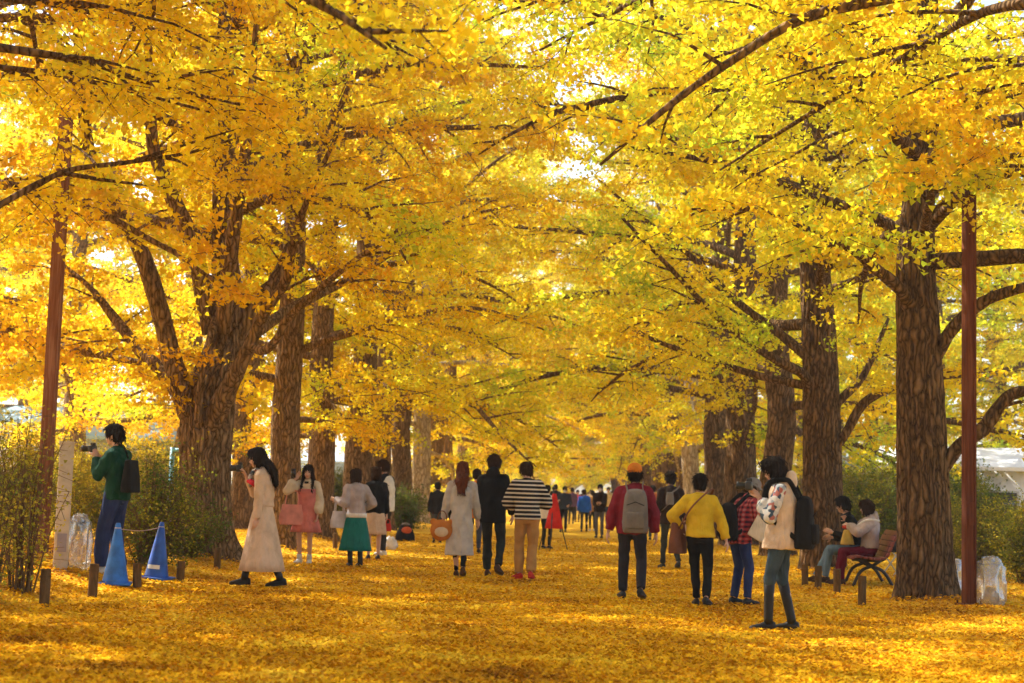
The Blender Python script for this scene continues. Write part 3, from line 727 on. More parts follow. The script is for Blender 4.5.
class Person:
    def __init__(s, label, loc, Hh, yaw, group=None, female=False, lod=0, skin=SKIN,
                 feet=((-.09, 0), (.09, 0)), hip=None, lean=(0, 0), hands=None, poles=None, curl=0.6,
                 head=(0, 0), top=None, bottom=None, shoes=None, hair=None, hat=None, mask=False, bulk=1.0, width=1.0, sleeve_r=1.0, hands_n=None):
        q_ = np.random.default_rng(abs(int(px_seed(label))))
        if hip is None: hip = (q_.uniform(-.018, .018), 0, .903); lean = (lean[0] + q_.uniform(-.02, .02), lean[1] + q_.uniform(0, .035)); head = (head[0] + q_.uniform(-.18, .18), head[1] + q_.uniform(-.12, .03))
        s.k = k = Hh / 1.7; s.loc = Vector(loc); s.yaw = yaw; s.lod = lod
        s.loc.z += .012; s.root = empty('person', s.loc, yaw); tag(s.root, label, 'person', group)
        vox = (0.011, 0.016, 0.028)[lod]
        fw = 0.92 if female else 1.0
        hipc = np.array(hip if hip is not None else (0, 0, 0.905)) * k
        nk = hipc + np.array((lean[0], lean[1], 0.0)) * k; nk[2] = hipc[2] + math.sqrt(max(0.02, (0.53 * k) ** 2 - (lean[0] * k) ** 2 - (lean[1] * k) ** 2))
        sp = lambda t: hipc * (1 - t) + nk * t + np.array([0, -0.018 * k * math.sin(PI * t), 0])
        s.sp, s.hipc, s.neck = sp, hipc, nk
        # limbs
        sh = [sp(0.845) + np.array((-0.163 * fw * width, 0, 0)) * k, sp(0.845) + np.array((0.163 * fw * width, 0, 0)) * k]
        s.sh = sh
        if hands is None: hands = ((-.25, .03, .76), (.25, .03, .76))
        el = []; wr = []
        for i in range(2):
            p = poles[i] if poles else ((-0.35 if i == 0 else 0.35), -0.7, -0.6)
            e, w_ = ik(sh[i], np.array(hands[i]) * k, 0.285 * k, 0.25 * k, p); el.append(e); wr.append(w_)
        s.el, s.wr = el, wr
        hp = [hipc + np.array((-0.088, 0, -0.02)) * k, hipc + np.array((0.088, 0, -0.02)) * k]
        kn = []; an = []; ft = []
        for i in range(2):
            f = feet[i]; lift = f[2] if len(f) > 2 else 0.0; yw = f[3] if len(f) > 3 else 0.0
            a = np.array((f[0], f[1], 0.085 + lift)) * k
            q, a = ik(hp[i], a, 0.395 * k, 0.415 * k, (math.sin(-yw) * 0.3 + (-.05 if i == 0 else .05), 1, 0.05))
            kn.append(q); an.append(a); ft.append((a, lift, yw))
        s.kn, s.an = kn, an
        # head
        HM = Matrix.Rotation(head[0], 3, 'Z') @ Matrix.Rotation(head[1], 3, 'X')
        hc = nk + np.array((0, 0.018, 0.035)) * k + np.array(HM @ Vector((0, 0.025, 0.112))) * k
        s.hc = hc; s.HM = HM; hm = np.array(HM)
        hl = lambda x, y, z: hc + hm @ (np.array((x, y, z)) * k)
        s.hl = hl
        b = MB()
        b.ell(hc + hm @ np.array((0, -.004, .022)) * k, np.array((.073, .093, .092)) * k, HM)
        b.ell(hl(0, .02, -.035), np.array((.058, .066, .078)) * k, HM)
        b.ell(hl(0, .05, -.085), np.array((.030, .028, .026)) * k, HM)
        b.ell(hl(0, .089, -.028), np.array((.0125, .020, .018)) * k, HM); b.ell(hl(0, .086, -.008), np.array((.008, .012, .028)) * k, HM)
        b.ell(hl(0, .078, -.064), np.array((.021, .013, .012)) * k, HM)
        for sx in (-1, 1): b.ell(hl(sx * .074, -.006, -.015), np.array((.010, .018, .032)) * k, HM)
        cap(b, sp(0.93), hl(0, -.02, -.05), .056 * k * fw, .050 * k * fw)
        b.loft([ring(sp(t), rx * k * fw * width, ry * k) for t, rx, ry in ((-.05, .12, .085), (.1, .138, .09), (.35, .115, .078), (.65, .135, .09), (.85, .13, .08), (.97, .06, .05))])
        for i in range(2):
            cap(b, sh[i], el[i], .045 * k * fw, .036 * k * fw); cap(b, el[i], wr[i], .036 * k * fw, .025 * k * fw)
            cap(b, hp[i], kn[i], .066 * k, .046 * k); cap(b, kn[i] * .65 + an[i] * .35 - np.array((0, .008, 0)), an[i], .045 * k, .031 * k); cap(b, kn[i], kn[i] * .65 + an[i] * .35, .046 * k, .045 * k)
        me = remesh(b, vox * k, 'person_body')
        # hands joined on
        hb = MB()
        for i in range(2):
            d = wr[i] - el[i]; n = hands_n[i] if hands_n else ((1, 0.25, 0) if i == 0 else (-1, 0.25, 0))
            hand(hb, wr[i], d, n, -1 if i == 0 else 1, k, curl, fingers=lod < 2)
        V0 = np.array([v.co[:] for v in me.vertices]); F0 = [tuple(p.vertices) for p in me.polygons]
        V1, F1 = hb.arr(); VV = np.concatenate([V0, V1]); FF = F0 + [tuple(i + len(V0) for i in f) for f in F1]
        bpy.data.meshes.remove(me)
        cen = np.array([VV[list(f)].mean(0) for f in FF]); lc = (cen - hc) @ hm / k
        mi = np.zeros(len(FF), int)
        for sx in (-1, 1):
            e = (np.abs(lc[:, 0] - sx * .031) < .0155) & (np.abs(lc[:, 2] - .004) < .0085) & (lc[:, 1] > .03); mi[e] = 1
            e = (np.abs(lc[:, 0] - sx * .032) < .021) & (np.abs(lc[:, 2] - .028) < .006) & (lc[:, 1] > .03); mi[e] = 1
        e = (np.abs(lc[:, 0]) < .022) & (np.abs(lc[:, 2] + .064) < .009) & (lc[:, 1] > .03); mi[e] = 2
        obj('body', VV, FF, None, s.root, mats=[skin, EYE, LIP], mat_idx=mi)
        # clothes
        if bottom: s.make_bottom(vox, bottom, hp, fw, width)
        if top: s.make_top(vox, top, fw, width, bulk, sleeve_r)
        if shoes: s.make_shoes(shoes, ft)
        s.hatted = bool(hat)
        if hair: s.make_hair(vox, *hair)
        if hat: s.make_hat(vox, *hat)
        if mask:
            m_ = MB(); m_.ell(hl(0, .045, -.05), np.array((.056, .062, .05)) * k, HM)
            m_.build('face_mask', cl('mask_white', (.75, .76, .78), fold=False), s.root)
    def add(s, name, me, mat):
        if name not in ('hair', 'cap'): wrinkle(me, (.012 if name != 'trousers' else .009) * s.k, len(s.root['label']) + len(name))
        me.materials.clear(); me.materials.append(mat); me.name = name
        return link(bpy.data.objects.new(name, me), s.root)
    def make_top(s, vox, t, fw, width, bulk, sr):
        """t: mat, hem (m at 1.7 m), optional flare, name, sleeves(None/short), collar, hood"""
        k = s.k; sp = s.sp; mb = MB(); hz = t['hem'] * k; fl = t.get('flare', 0.0); g = 0.020 * bulk
        z0 = s.hipc[2]; top_t = [(.12, .150, .105), (.35, .136 if fw < 1 else .146, .098), (.65, .155, .112), (.80, .150, .106), (.88, .128, .092), (.95, .094, .076), (1.0, .062, .062)]
        rings = []
        if hz < sp(.05)[2]:
            nh = 5
            for j in range(nh):
                f = j / nh; z = hz + (sp(.05)[2] - hz) * f; q = sp(.0) if z < z0 else sp(.05)
                rx = (.158 + fl * (1 - f)) * k * width * fw + g; ry = (.112 + fl * .75 * (1 - f)) * k + g
                rings.append(ring((q[0], q[1], z), rx, ry, 32, t.get('fold', 0.0) * (1 - f)))
        else:
            q = (hz - sp(0)[2]) / (sp(1)[2] - sp(0)[2]); rings.append(ring(sp(q), (.152) * k * width * fw + g, .106 * k + g, 32)); top_t = [x for x in top_t if x[0] > q + .03]
        for tt, rx, ry in top_t: rings.append(ring(sp(tt), (rx * fw * width) * k + g, ry * k + g * .9, 32))
        mb.loft(rings)
        slv = t.get('sleeves', 1)
        for i in range(2):
            a, e, w_ = s.sh[i], s.el[i], s.wr[i]
            cap(mb, sp(.865) + (a - sp(.865)) * .45, a, .078 * k + g * .4, .056 * k + g * .6)
            if slv:
                cap(mb, a, e, (.053 * k + g * .8) * (1 + (sr - 1) * .5), (.043 * k + g * .8) * sr)
                w2 = e + (w_ - e) * 0.93; r2 = (.032 * k + g * .7)
                if sr > 1.25:
                    m_ = e * .35 + w2 * .65; cap(mb, e, m_, (.043 * k + g * .8) * sr, (.046 * k + g) * sr); mb.tube([m_, w2], [(.046 * k + g) * sr, r2], 12)
                else: mb.tube([e, e * .5 + w2 * .5, w2], [(.043 * k + g * .8) * sr, (.040 * k + g * .8) * sr, r2], 14)
        if t.get('hood'):
            mb.ell(sp(.97) + np.array((0, -.085, .02)) * k, np.array((.10, .055, .10)) * k); mb.ell(sp(1.0) + np.array((0, -.02, .015)) * k, np.array((.088, .085, .045)) * k)
        elif t.get('collar', True): mb.tube([sp(.95), sp(1.03) + np.array((0, .006, .012)) * k], [.078 * k, .066 * k], 16)
        me = remesh(mb, max(.011, vox), t.get('name', 'jacket'), 3)
        o = s.add(t.get('name', 'jacket'), me, t['mat'])
        if t.get('band'):
            m2 = MB(); q = sp(0.02); rx = .158 * k * width * fw + g + .008; ry = .112 * k + g + .008
            m2.loft([ring((q[0], q[1], hz - .01), rx, ry, 28), ring((q[0], q[1], hz + .06), rx, ry, 28)]); m2.build('hem_band', t['band'], o)
        return o
    def make_bottom(s, vox, b, hp, fw, width):
        k = s.k; sp = s.sp; mb = MB(); w_ = width
        if b['type'] == 'trousers':
            r = b.get('r', 1.0); g = .012
            if s.hipc[2] > .7 * k:
                mb.loft([ring(s.hipc + np.array((0, 0, z)) * k, rx * k * w_, ry * k, 24) for z, rx, ry in ((-.10, .13, .095), (-.04, .166, .118), (.04, .160, .114), (.12, .146, .104))])
            else: mb.ell(s.hipc + np.array((0, 0, .02)) * k, np.array((.17, .13, .11)) * k)
            for i in range(2):
                kk = s.kn[i]; a = s.an[i] + (kk - s.an[i]) * b.get('cuff', 0.0) + np.array((0, -.006, 0)) * k
                cap(mb, hp[i], kk, .086 * k * r, .062 * k * r)
                m_ = kk * .5 + a * .5
                mb.tube([kk, m_, a], [.062 * k * r, .058 * k * r * b.get('flare', 1.0), .050 * k * r * b.get('flare', 1.0)], 16)
            s.add(b.get('name', 'trousers'), remesh(mb, max(.011, vox), 'trousers', 3), b['mat'])
        else:
            hz = b['hem'] * k; zt = sp(b.get('top', .18))[2]; fl = b.get('flare', .1); rings = []; n = 9
            for j in range(n + 1):
                f = j / n; z = hz + (zt - hz) * f; q = sp((z - s.hipc[2]) / (sp(1)[2] - s.hipc[2])) if z > s.hipc[2] else sp(0)
                u = min(1.0, max(0.0, (zt - z) / (0.24 * k)))
                hw = (.125 + (.168 - .125) * ss(u)); hy = (.092 + (.122 - .092) * ss(u))
                if b.get('bodice') and z > s.hipc[2]:
                    tt = (z - s.hipc[2]) / (sp(1)[2] - s.hipc[2]); hw = np.interp(tt, [0, .1, .35, .65, .85], [.178, .172, .160, .185, .18]); hy = np.interp(tt, [0, .1, .35, .65, .85], [.132, .128, .126, .148, .14])
                v = max(0.0, (s.hipc[2] + .02 * k - z)) / max(.05, s.hipc[2] - hz)
                off = np.array(b.get('swing', (0, 0))) * v * k
                rings.append(ring((q[0] + off[0], q[1] + off[1], z), (hw * w_ * fw + fl * v) * k + .012, (hy + fl * .85 * v) * k + .012, 54, b.get('fold', .035) * v, b.get('nf', 9), 1.0 + .3 * v))
            mb.loft(rings); o = mb.build(b.get('name', 'skirt'), b['mat'], s.root)
    def make_shoes(s, sh, ft):
        k = s.k; mat = sh['mat']; shaft = sh.get('shaft', 0.0); heel = sh.get('heel', 0.0)
        for i in range(2):
            a, lift, yw = ft[i]; mb = MB(); c, sn = math.cos(yw), math.sin(yw)
            f = np.array((-sn, c, 0)); sd = np.array((c, sn, 0)); up = np.array((0, 0, 1.0))
            pit = min(0.9, lift * 4.0)
            fu = f * math.cos(pit) - up * math.sin(pit); uu = f * math.sin(pit) + up * math.cos(pit)
            base = a - uu * .085 * k + (uu * 0)
            rings = []
            for y, w_, h in ((-.075, .018, .045), (-.068, .032, .075), (-.03, .037, .092), (.03, .040, .085), (.08, .047, .062), (.13, .049, .05), (.165, .040, .040), (.185, .018, .026)):
                rr = []
                for q in range(14):
                    t = 2 * PI * q / 14; cx = math.cos(t); cz = math.sin(t)
                    zz = h * (0.5 + 0.5 * (abs(cz) ** .7 * (1 if cz > 0 else -1)))
                    rr.append(base + fu * y * k + sd * w_ * cx * k * (1.0 if cz < .3 else .85) + uu * zz * k)
                rings.append(np.array(rr))
            mb.loft(rings)
            o_ = mb.build('boot' if shaft > 0 else 'shoe', mat, s.root) if shaft <= 0 else None
            if shaft > 0:
                kk = s.kn[i]; d = (kk - a); d /= np.linalg.norm(d)
                mb.tube([a - uu * .03 * k, a + d * .03 * k, a + d * (shaft - .085) * .6 * k, a + d * (shaft - .085) * k], np.array([.045, .044, .050 if shaft > .3 else .046, .057 if shaft > .3 else .048]) * k, 14)
                o_ = mb.build('boot', mat, s.root)
            m2 = MB(); rings = []
            for zz in (-.006, .016 + heel * .3):
                rr = []
                for q in range(18):
                    t = 2 * PI * q / 18; y = .055 + .135 * math.sin(t); w_ = (.045 + .008 * math.sin(t)) * math.cos(t); rr.append(base + fu * y * k + sd * w_ * k + uu * zz * k)
                rings.append(np.array(rr))
            m2.loft(rings); m2.build('sole', sh.get('sole', mat), o_)
    def make_hair(s, vox, style, mat):
        k = s.k; hl = s.hl; HM = s.HM; mb = MB(); R_ = lambda *a: np.array(a) * k
        if not s.hatted: mb.ell(hl(0, -.016, .036), R_(.090, .104, .100), HM)
        mb.ell(hl(0, -.045, -.012), R_(.084, .080, .088), HM)
        if not s.hatted: mb.ell(hl(0, .045, .088), R_(.066, .052, .036), HM)
        if style in ('short',) and not s.hatted:
            for sx in (-1, 1): mb.ell(hl(sx * .066, .01, .03), R_(.022, .045, .05), HM)
        if style in ('bob', 'long', 'long_red', 'long_back'):
            mb.ell(hl(0, .055, .065), R_(.070, .048, .035), HM)
            for sx in (-1, 1): mb.ell(hl(sx * .068, -.005, -.03), R_(.026, .055, .095), HM)
            mb.ell(hl(0, -.055, -.05), R_(.082, .062, .085), HM)
        if style == 'bob': mb.ell(hl(0, -.045, -.075), R_(.088, .066, .055), HM)
        if style in ('long', 'long_red', 'long_back'):
            L = .42
            bk = s.sp(.62) + np.array((0, -.155, 0)) * k; a = hl(0, -.07, -.03); m_ = s.sp(.92) + np.array((0, -.125, .03)) * k
            S = spline([a, m_, bk], 6); n = len(S)
            mb.tube(S, np.interp(np.linspace(0, 1, n), [0, .5, 1], [.082, .105, .05]) * k, 14, ry=np.interp(np.linspace(0, 1, n), [0, .5, 1], [.055, .045, .02]) * k)
            if style == 'long':
                for sx in (-1, 1):
                    S = spline([hl(sx * .07, .0, -.02), hl(sx * .085, .01, -.12), s.sp(.80) + np.array((sx * .10, .10, 0)) * k, s.sp(.62) + np.array((sx * .10, .135, 0)) * k], 5)
                    mb.tube(S, np.linspace(.032, .016, len(S)) * k, 8)
        if style == 'bun': mb.ell(hl(0, -.10, .09), R_(.045, .045, .045), HM)
        me = remesh(mb, min(vox, .014), 'hair', 2)
        # strands: displaced along the surface
        n = len(me.vertices); co = np.empty(n * 3); me.vertices.foreach_get('co', co); co = co.reshape(-1, 3); no = np.array([v.normal[:] for v in me.vertices])
        th = np.arctan2(co[:, 1] - s.hc[1], co[:, 0] - s.hc[0]); co += no * (np.sin(th * 17 + co[:, 2] * 9 + 2 * np.sin(co[:, 2] * 31)) * .0075 * k)[:, None]
        me.vertices.foreach_set('co', co.ravel()); me.update()
        rs = np.random.default_rng(n); V = [v for v in co[:1]]; sm = MB(); me_v = co
        if s.lod == 0:
            for q in rs.choice(n, min(n, 260), replace=False):
                if co[q, 2] < s.hc[2] - .1 * k and style == 'short': continue
                t = np.array((0, 0, -1.0)) + rs.normal(0, .35, 3); t -= no[q] * np.dot(t, no[q]); t /= max(np.linalg.norm(t), 1e-6); L = rs.uniform(.04, .10) * k
                a_ = co[q] - no[q] * .004
                sm.tube([a_, a_ + t * L * .5 + no[q] * .009 * k, a_ + t * L + no[q] * rs.uniform(0, .012) * k], [.004 * k, .0035 * k, .001], 4)
        if sm.n:
            V0 = co; F0 = [tuple(f.vertices) for f in me.polygons]; V1, F1 = sm.arr()
            me = mesh_np('hair', np.concatenate([V0, V1]), F0 + [tuple(i + len(V0) for i in f) for f in F1])
        s.add('hair', me, mat)
    def make_hat(s, vox, style, mat):
        k = s.k; hl = s.hl; HM = s.HM; R_ = lambda *a: np.array(a) * k; mb = MB()
        if style == 'cap':
            mb.ell(hl(0, -.012, .062), R_(.099, .114, .090), HM); mb.ell(hl(0, .105, .045), R_(.072, .075, .012), HM)
        else:
            mb.ell(hl(0, -.012, .058), R_(.098, .114, .092), HM); mb.ell(hl(0, -.01, .012), R_(.104, .120, .026), HM)
            mb.ell(hl(0, .085, .03), R_(.075, .06, .014), HM)
        s.add('cap', remesh(mb, .012, 'cap', 2), mat)
    def M(s): return Matrix.Translation(s.loc) @ Matrix.Rotation(s.yaw, 4, 'Z')
    def thing(s, name, label, cat, p, group=None, rz=0.0):
        """a thing carried by this person: an empty at local point p"""
        q = s.M() @ Vector(p); o = empty(name, q, s.yaw + rz); tag(o, label, cat, group); s.last = np.array(p); return o

def strip(pts, w_, th_, n=8):
    """flat strap along pts"""
    return tube(pts, th_, n, True, w_)

# carried things ------------------------------------------------------------
BLACK = cl('black_fabric', (.012, .012, .013)); PLAST = cl('black_plastic', (.015, .015, .016), rough=.4, spec=.5, fold=False); GLASS = cl('lens_glass', (.01, .012, .02), rough=.08, spec=.8, fold=False)
def camera_thing(P, label, p, rz=0.0, tele=.09):
    o = P.thing('camera', label, 'camera', p, rz=rz)
    mb = MB(); mb.box((0, 0, 0), (.135, .06, .085), bev=.012); mb.box((0, -.005, .055), (.05, .055, .04), bev=.01); mb.box((.055, .03, -.005), (.03, .03, .08), bev=.01)
    mb.build('camera_body', PLAST, o)
    l = MB(); l.tube([(0, .02, 0), (0, .05, 0), (0, .055, 0), (0, tele, 0), (0, tele + .005, 0), (0, tele + .03, 0)], [.033, .033, .036, .036, .04, .04], 16); lo = l.build('lens', PLAST, o)
    g = MB(); g.ell((0, tele + .03, 0), (.033, .006, .033)); g.build('front_glass', GLASS, lo)
    return o
def backpack(P, label, mat, size=(.30, .17, .44), z=1.18, straps=True, strapmat=None, off=0.0, pocket=True):
    k = P.k; t = (z * k - P.hipc[2]) / (P.neck[2] - P.hipc[2]); c = P.sp(t); by = c[1] - (.118 * k + size[1] / 2)
    p = (c[0] + off, by, z * k - size[2] / 2)
    o = P.thing('backpack', label, 'backpack', p)
    mb = MB(); n = 9; rings = []
    for j in range(n + 1):
        f = j / n; w_ = size[0] / 2 * (1 - .22 * f ** 3) * (.90 if j in (0, n) else 1); d = size[1] / 2 * (1.05 - .3 * f) * (.86 if j in (0, n) else 1)
        th = np.linspace(0, 2 * PI, 28, endpoint=False); cx = np.sign(np.cos(th)) * np.abs(np.cos(th)) ** .6; sy = np.sign(np.sin(th)) * np.abs(np.sin(th)) ** .6
        rings.append(np.stack([w_ * cx, d * sy, np.full(28, size[2] * f)], 1))
    mb.loft(rings); mb.ell((0, 0, size[2]), (size[0] * .36, size[1] * .3, .03))
    me = remesh(mb, .013, 'bag_body', 4); me.materials.append(mat); link(bpy.data.objects.new('bag_body', me), o)
    sm = strapmat or mat
    if pocket:
        q = MB(); q.box((0, -size[1] * .52, size[2] * .30), (size[0] * .74, .06, size[2] * .40), bev=.025); q.build('pocket', mat, o)
        q = MB(); q.tube([(-size[0] * .34, -size[1] * .50, size[2] * .66), (0, -size[1] * .56, size[2] * .74), (size[0] * .34, -size[1] * .50, size[2] * .66)], .005, 5); q.build('zip_line', BLACK, o)
    if straps:
        for sx in (-1, 1):
            pts = [np.array((sx * .09, .03, size[2] - .03))]
            for t_, y_, x_ in ((.93, -.07, .105), (.985, -.015, .108), (.93, .075, .115), (.75, .125, .12), (.5, .13, .135), (.33, .05, .17)):
                c = P.sp(t_); pts.append(np.array((c[0] + sx * x_ * k, c[1] + y_ * k * 1.12 + (.025 if y_ > 0 else -.02), c[2] + (.042 if t_ > .9 else 0))) - np.array(p))
            pts.append(np.array((sx * size[0] * .42, size[1] * .2, .08)))
            S = spline(pts, 4); V, F = strip(S, .024, .007); m_ = MB(); m_.add(V, F); m_.build('strap', sm, o)
    return o
def pouch(P, label, name, cat, mat, p, size, strap=None, strapmat=None, rz=0.0, handle=None):
    o = P.thing(name, label, cat, p, rz=rz); w_, d, h = size
    rings = []
    for f in np.linspace(0, 1, 7):
        th = np.linspace(0, 2 * PI, 24, endpoint=False); cx = np.sign(np.cos(th)) * np.abs(np.cos(th)) ** .55; sy = np.sign(np.sin(th)) * np.abs(np.sin(th)) ** .6
        b_ = .92 + .14 * math.sin(PI * min(1, f * 1.3)) - .12 * f
        rings.append(np.stack([w_ / 2 * cx * b_, d / 2 * sy * (1.15 - .6 * f), np.full(24, h * f)], 1))
    mb = MB(); mb.loft(rings); me = remesh(mb, .011, 'bag_body', 3); me.materials.append(mat); link(bpy.data.objects.new('bag_body', me), o)
    if handle:
        for sy in (-1, 1):
            q = MB(); q.tube(spline([(-w_ * .28, sy * d * .2, h * .95), (-w_ * .2, sy * .015, h + handle * .8), (0, 0, h + handle), (w_ * .2, sy * .015, h + handle * .8), (w_ * .28, sy * d * .2, h * .95)], 5), .008, 6); q.build('handle', strapmat or mat, o)
    if strap:
        R_ = np.array(Matrix.Rotation(-rz, 3, 'Z'))
        S = spline([R_ @ (np.array(q) - np.array(p)) for q in strap], 5); V, F = strip(S, .015, .005); q = MB(); q.add(V, F); q.build('strap', strapmat or mat, o)
    return o
# ------------------------------------------------------------------ the people in the photograph
def P_at(label, px_, foot, head_y, yaw, **k):
    g = ground(px_, foot); sc = scale_at(g); Hh = (foot - head_y) / sc; Hh = min(1.88, max(1.46, Hh)) * k.pop('hs', 1.0)
    return Person(label, g, Hh, R(yaw), **k)
c = cl
NAVY = c('navy_denim', (.025, .04, .12)); JEANS = c('blue_jeans', (.05, .085, .13), var=.4); CHAR = c('charcoal_cloth', (.022, .022, .026)); DARKG = c('dark_olive_cloth', (.03, .032, .026))
WSHOE = c('white_shoe', (.7, .7, .68), fold=False); BSHOE = c('black_leather', (.012, .011, .010), rough=.5, spec=.35, fold=False); TAN = c('camel_cloth', (.42, .22, .07))
REDSH = c('red_shoe', (.5, .04, .03), fold=False); BRSH = c('brown_shoe', (.07, .035, .02), rough=.6, fold=False)
CREAM = c('cream_cloth', (.66, .56, .42)); BEIGE = c('beige_knit', (.60, .44, .31)); PINK = c('dusty_pink', (.62, .20, .17)); TEAL = c('teal_cloth', (.015, .16, .14)); LILAC = c('lilac_grey_knit', (.42, .36, .36))
GREYC = c('light_grey_coat', (.46, .42, .38)); ORANGE = c('orange_cloth', (.62, .20, .02)); MAROON = c('maroon_cloth', (.22, .022, .035)); MUSTARD = c('mustard_knit', (.62, .42, .02)); DBROWN = c('dark_brown_cloth', (.03, .018, .014))
WHITE = c('white_cloth', (.75, .72, .68)); BLUE = c('bright_blue_cloth', (.03, .14, .62)); GREEN = c('dark_green_sweat', (.009, .055, .034)); SLATE = c('slate_cloth', (.04, .05, .08)); GREYB = c('grey_nylon', (.20, .18, .16)); PURPLE = c('purple_cloth', (.14, .08, .25))
BAGBR = c('brown_leather', (.17, .07, .04), fold=False); PALEBAG = c('pale_bag', (.62, .56, .56), fold=False); PINKBAG = c('pink_bag', (.68, .27, .22), fold=False)

def pattern(name, kind):
    m, nt, nd, ln = mat_new(name); out = nd.new('ShaderNodeOutputMaterial'); p = nd.new('ShaderNodeBsdfPrincipled'); tc = nd.new('ShaderNodeTexCoord')
    p.inputs['Roughness'].default_value = .9; p.inputs['Specular IOR Level'].default_value = .15
    def wave(axis, scale, dist=.6):
        w_ = nd.new('ShaderNodeTexWave'); w_.wave_type = 'BANDS'; w_.bands_direction = axis; w_.inputs['Scale'].default_value = scale; w_.inputs['Distortion'].default_value = dist; w_.inputs['Detail'].default_value = 1; w_.inputs['Detail Scale'].default_value = .4
        ln.new(tc.outputs['Object'], w_.inputs['Vector']); return w_
    if kind == 'stripe':
        w_ = wave('Z', 5.2, .8); r = ramp(nd, [(.62, (.014, .013, .016)), (.70, (.62, .54, .42))]); ln.new(w_.outputs['Fac'], r.inputs['Fac']); ln.new(r.outputs[0], p.inputs['Base Color'])
    elif kind == 'plaid':
        a = wave('Z', 5.5, .5); b_ = wave('X', 6.5, .5); mm = nd.new('ShaderNodeMath'); mm.operation = 'ADD'; ln.new(a.outputs['Fac'], mm.inputs[0]); ln.new(b_.outputs['Fac'], mm.inputs[1])
        m3 = nd.new('ShaderNodeMath'); m3.operation = 'MULTIPLY'; m3.inputs[1].default_value = .5; ln.new(mm.outputs[0], m3.inputs[0])
        r = ramp(nd, [(.12, (.03, .015, .03)), (.32, (.22, .03, .04)), (.6, (.34, .04, .05)), (.88, (.40, .16, .15))]); ln.new(m3.outputs[0], r.inputs['Fac']); ln.new(r.outputs[0], p.inputs['Base Color'])
    elif kind == 'floral':
        v = nd.new('ShaderNodeTexVoronoi'); v.inputs['Scale'].default_value = 26; ln.new(tc.outputs['Object'], v.inputs['Vector']); sp_ = nd.new('ShaderNodeSeparateColor'); ln.new(v.outputs['Color'], sp_.inputs[0])
        r = ramp(nd, [(.0, (.5, .5, .48)), (.3, (.05, .08, .12)), (.5, (.62, .6, .55)), (.68, (.30, .34, .36)), (.85, (.35, .12, .10))]); r.color_ramp.interpolation = 'CONSTANT'
        ln.new(sp_.outputs[0], r.inputs['Fac']); ln.new(r.outputs[0], p.inputs['Base Color'])
    ln.new(p.outputs[0], out.inputs['Surface']); return m
STRIPE = pattern('striped_jersey', 'stripe'); PLAID = pattern('red_plaid', 'plaid'); FLORAL = pattern('floral_print', 'floral')
up2 = ((-.35, -.1, -1), (.35, -.1, -1))

# 1 young man photographing, far left
p = P_at('young man in dark green sweatshirt and navy trousers aiming a camera left of the cones', 112, 575, 426, 78,
    top=dict(mat=GREEN, hem=.84, name='sweatshirt'), bottom=dict(type='trousers', mat=NAVY, r=1.28, flare=1.15), shoes=dict(mat=WSHOE), hair=('short', HAIRB),
    hands=((-.06, .25, 1.32), (.05, .27, 1.34)), poles=up2, head=(0, -.12), feet=((-.10, .10, 0, .2), (.10, -.04, 0, -.2)), bulk=1.7, curl=.9, hands_n=((.6, 1, 0), (-.6, 1, 0)))
camera_thing(p, 'black camera held up by the young man in dark green', (0, .36, 1.42 * p.k), tele=.11)
pouch(p, 'black sling bag on the back of the young man in green', 'sling_bag', 'bag', BLACK, (-.12, -.25, .93 * p.k), (.30, .16, .40), strap=[(-.12, -.2, 1.32 * p.k), (-.08, -.10, 1.46 * p.k), (.02, .08, 1.43 * p.k), (.12, .15, 1.2 * p.k), (.16, -.04, .98 * p.k), (-.05, -.2, .95 * p.k)])

# 2 woman in long beige dress
p = P_at('long-haired woman in a long beige dress walking left with a camera raised', 260, 588, 449, 88, female=True,
    top=dict(mat=BEIGE, hem=.98, name='bodice'), bottom=dict(type='skirt', mat=BEIGE, hem=.20, top=.30, flare=.16, fold=.03, name='dress', swing=(0, -.02)), shoes=dict(mat=BSHOE, shaft=.24), hair=('long_back', HAIRB),
    hands=((-.22, .04, .75), (.10, .26, 1.34)), poles=((-.3, -.9, -.3), (.4, .1, -1)), head=(0, -.15), feet=((-.07, -.26, .03), (.07, .22, 0)), hands_n=((1, .3, 0), (-.5, 1, 0)))
camera_thing(p, 'black camera in the raised hand of the woman in beige', (.08, .34, 1.44 * p.k))
q = MB(); q.ell(p.sp(.98) + np.array((0, .02, .0)), (.088, .09, .04)); q.tube(spline([p.sp(.98) + np.array((-.05, .09, 0)), p.sp(.8) + np.array((-.03, .15, 0)), p.sp(.6) + np.array((0, .155, 0))], 4), [.035, .04, .045, .05, .05, .055, .055, .05, .045], 10, ry=[.02] * 9)
q.build('scarf', FLORAL, p.root)
q = MB(); q.tube(spline([p.sp(.66) + np.array((-.13, .085, 0)), p.sp(.72) + np.array((-.02, .165, 0)), p.sp(.64) + np.array((.11, .09, -.02))], 5), .045, 10, ry=.03); q.build('red_scarf_end', c('red_silk', (.6, .025, .04)), p.root)

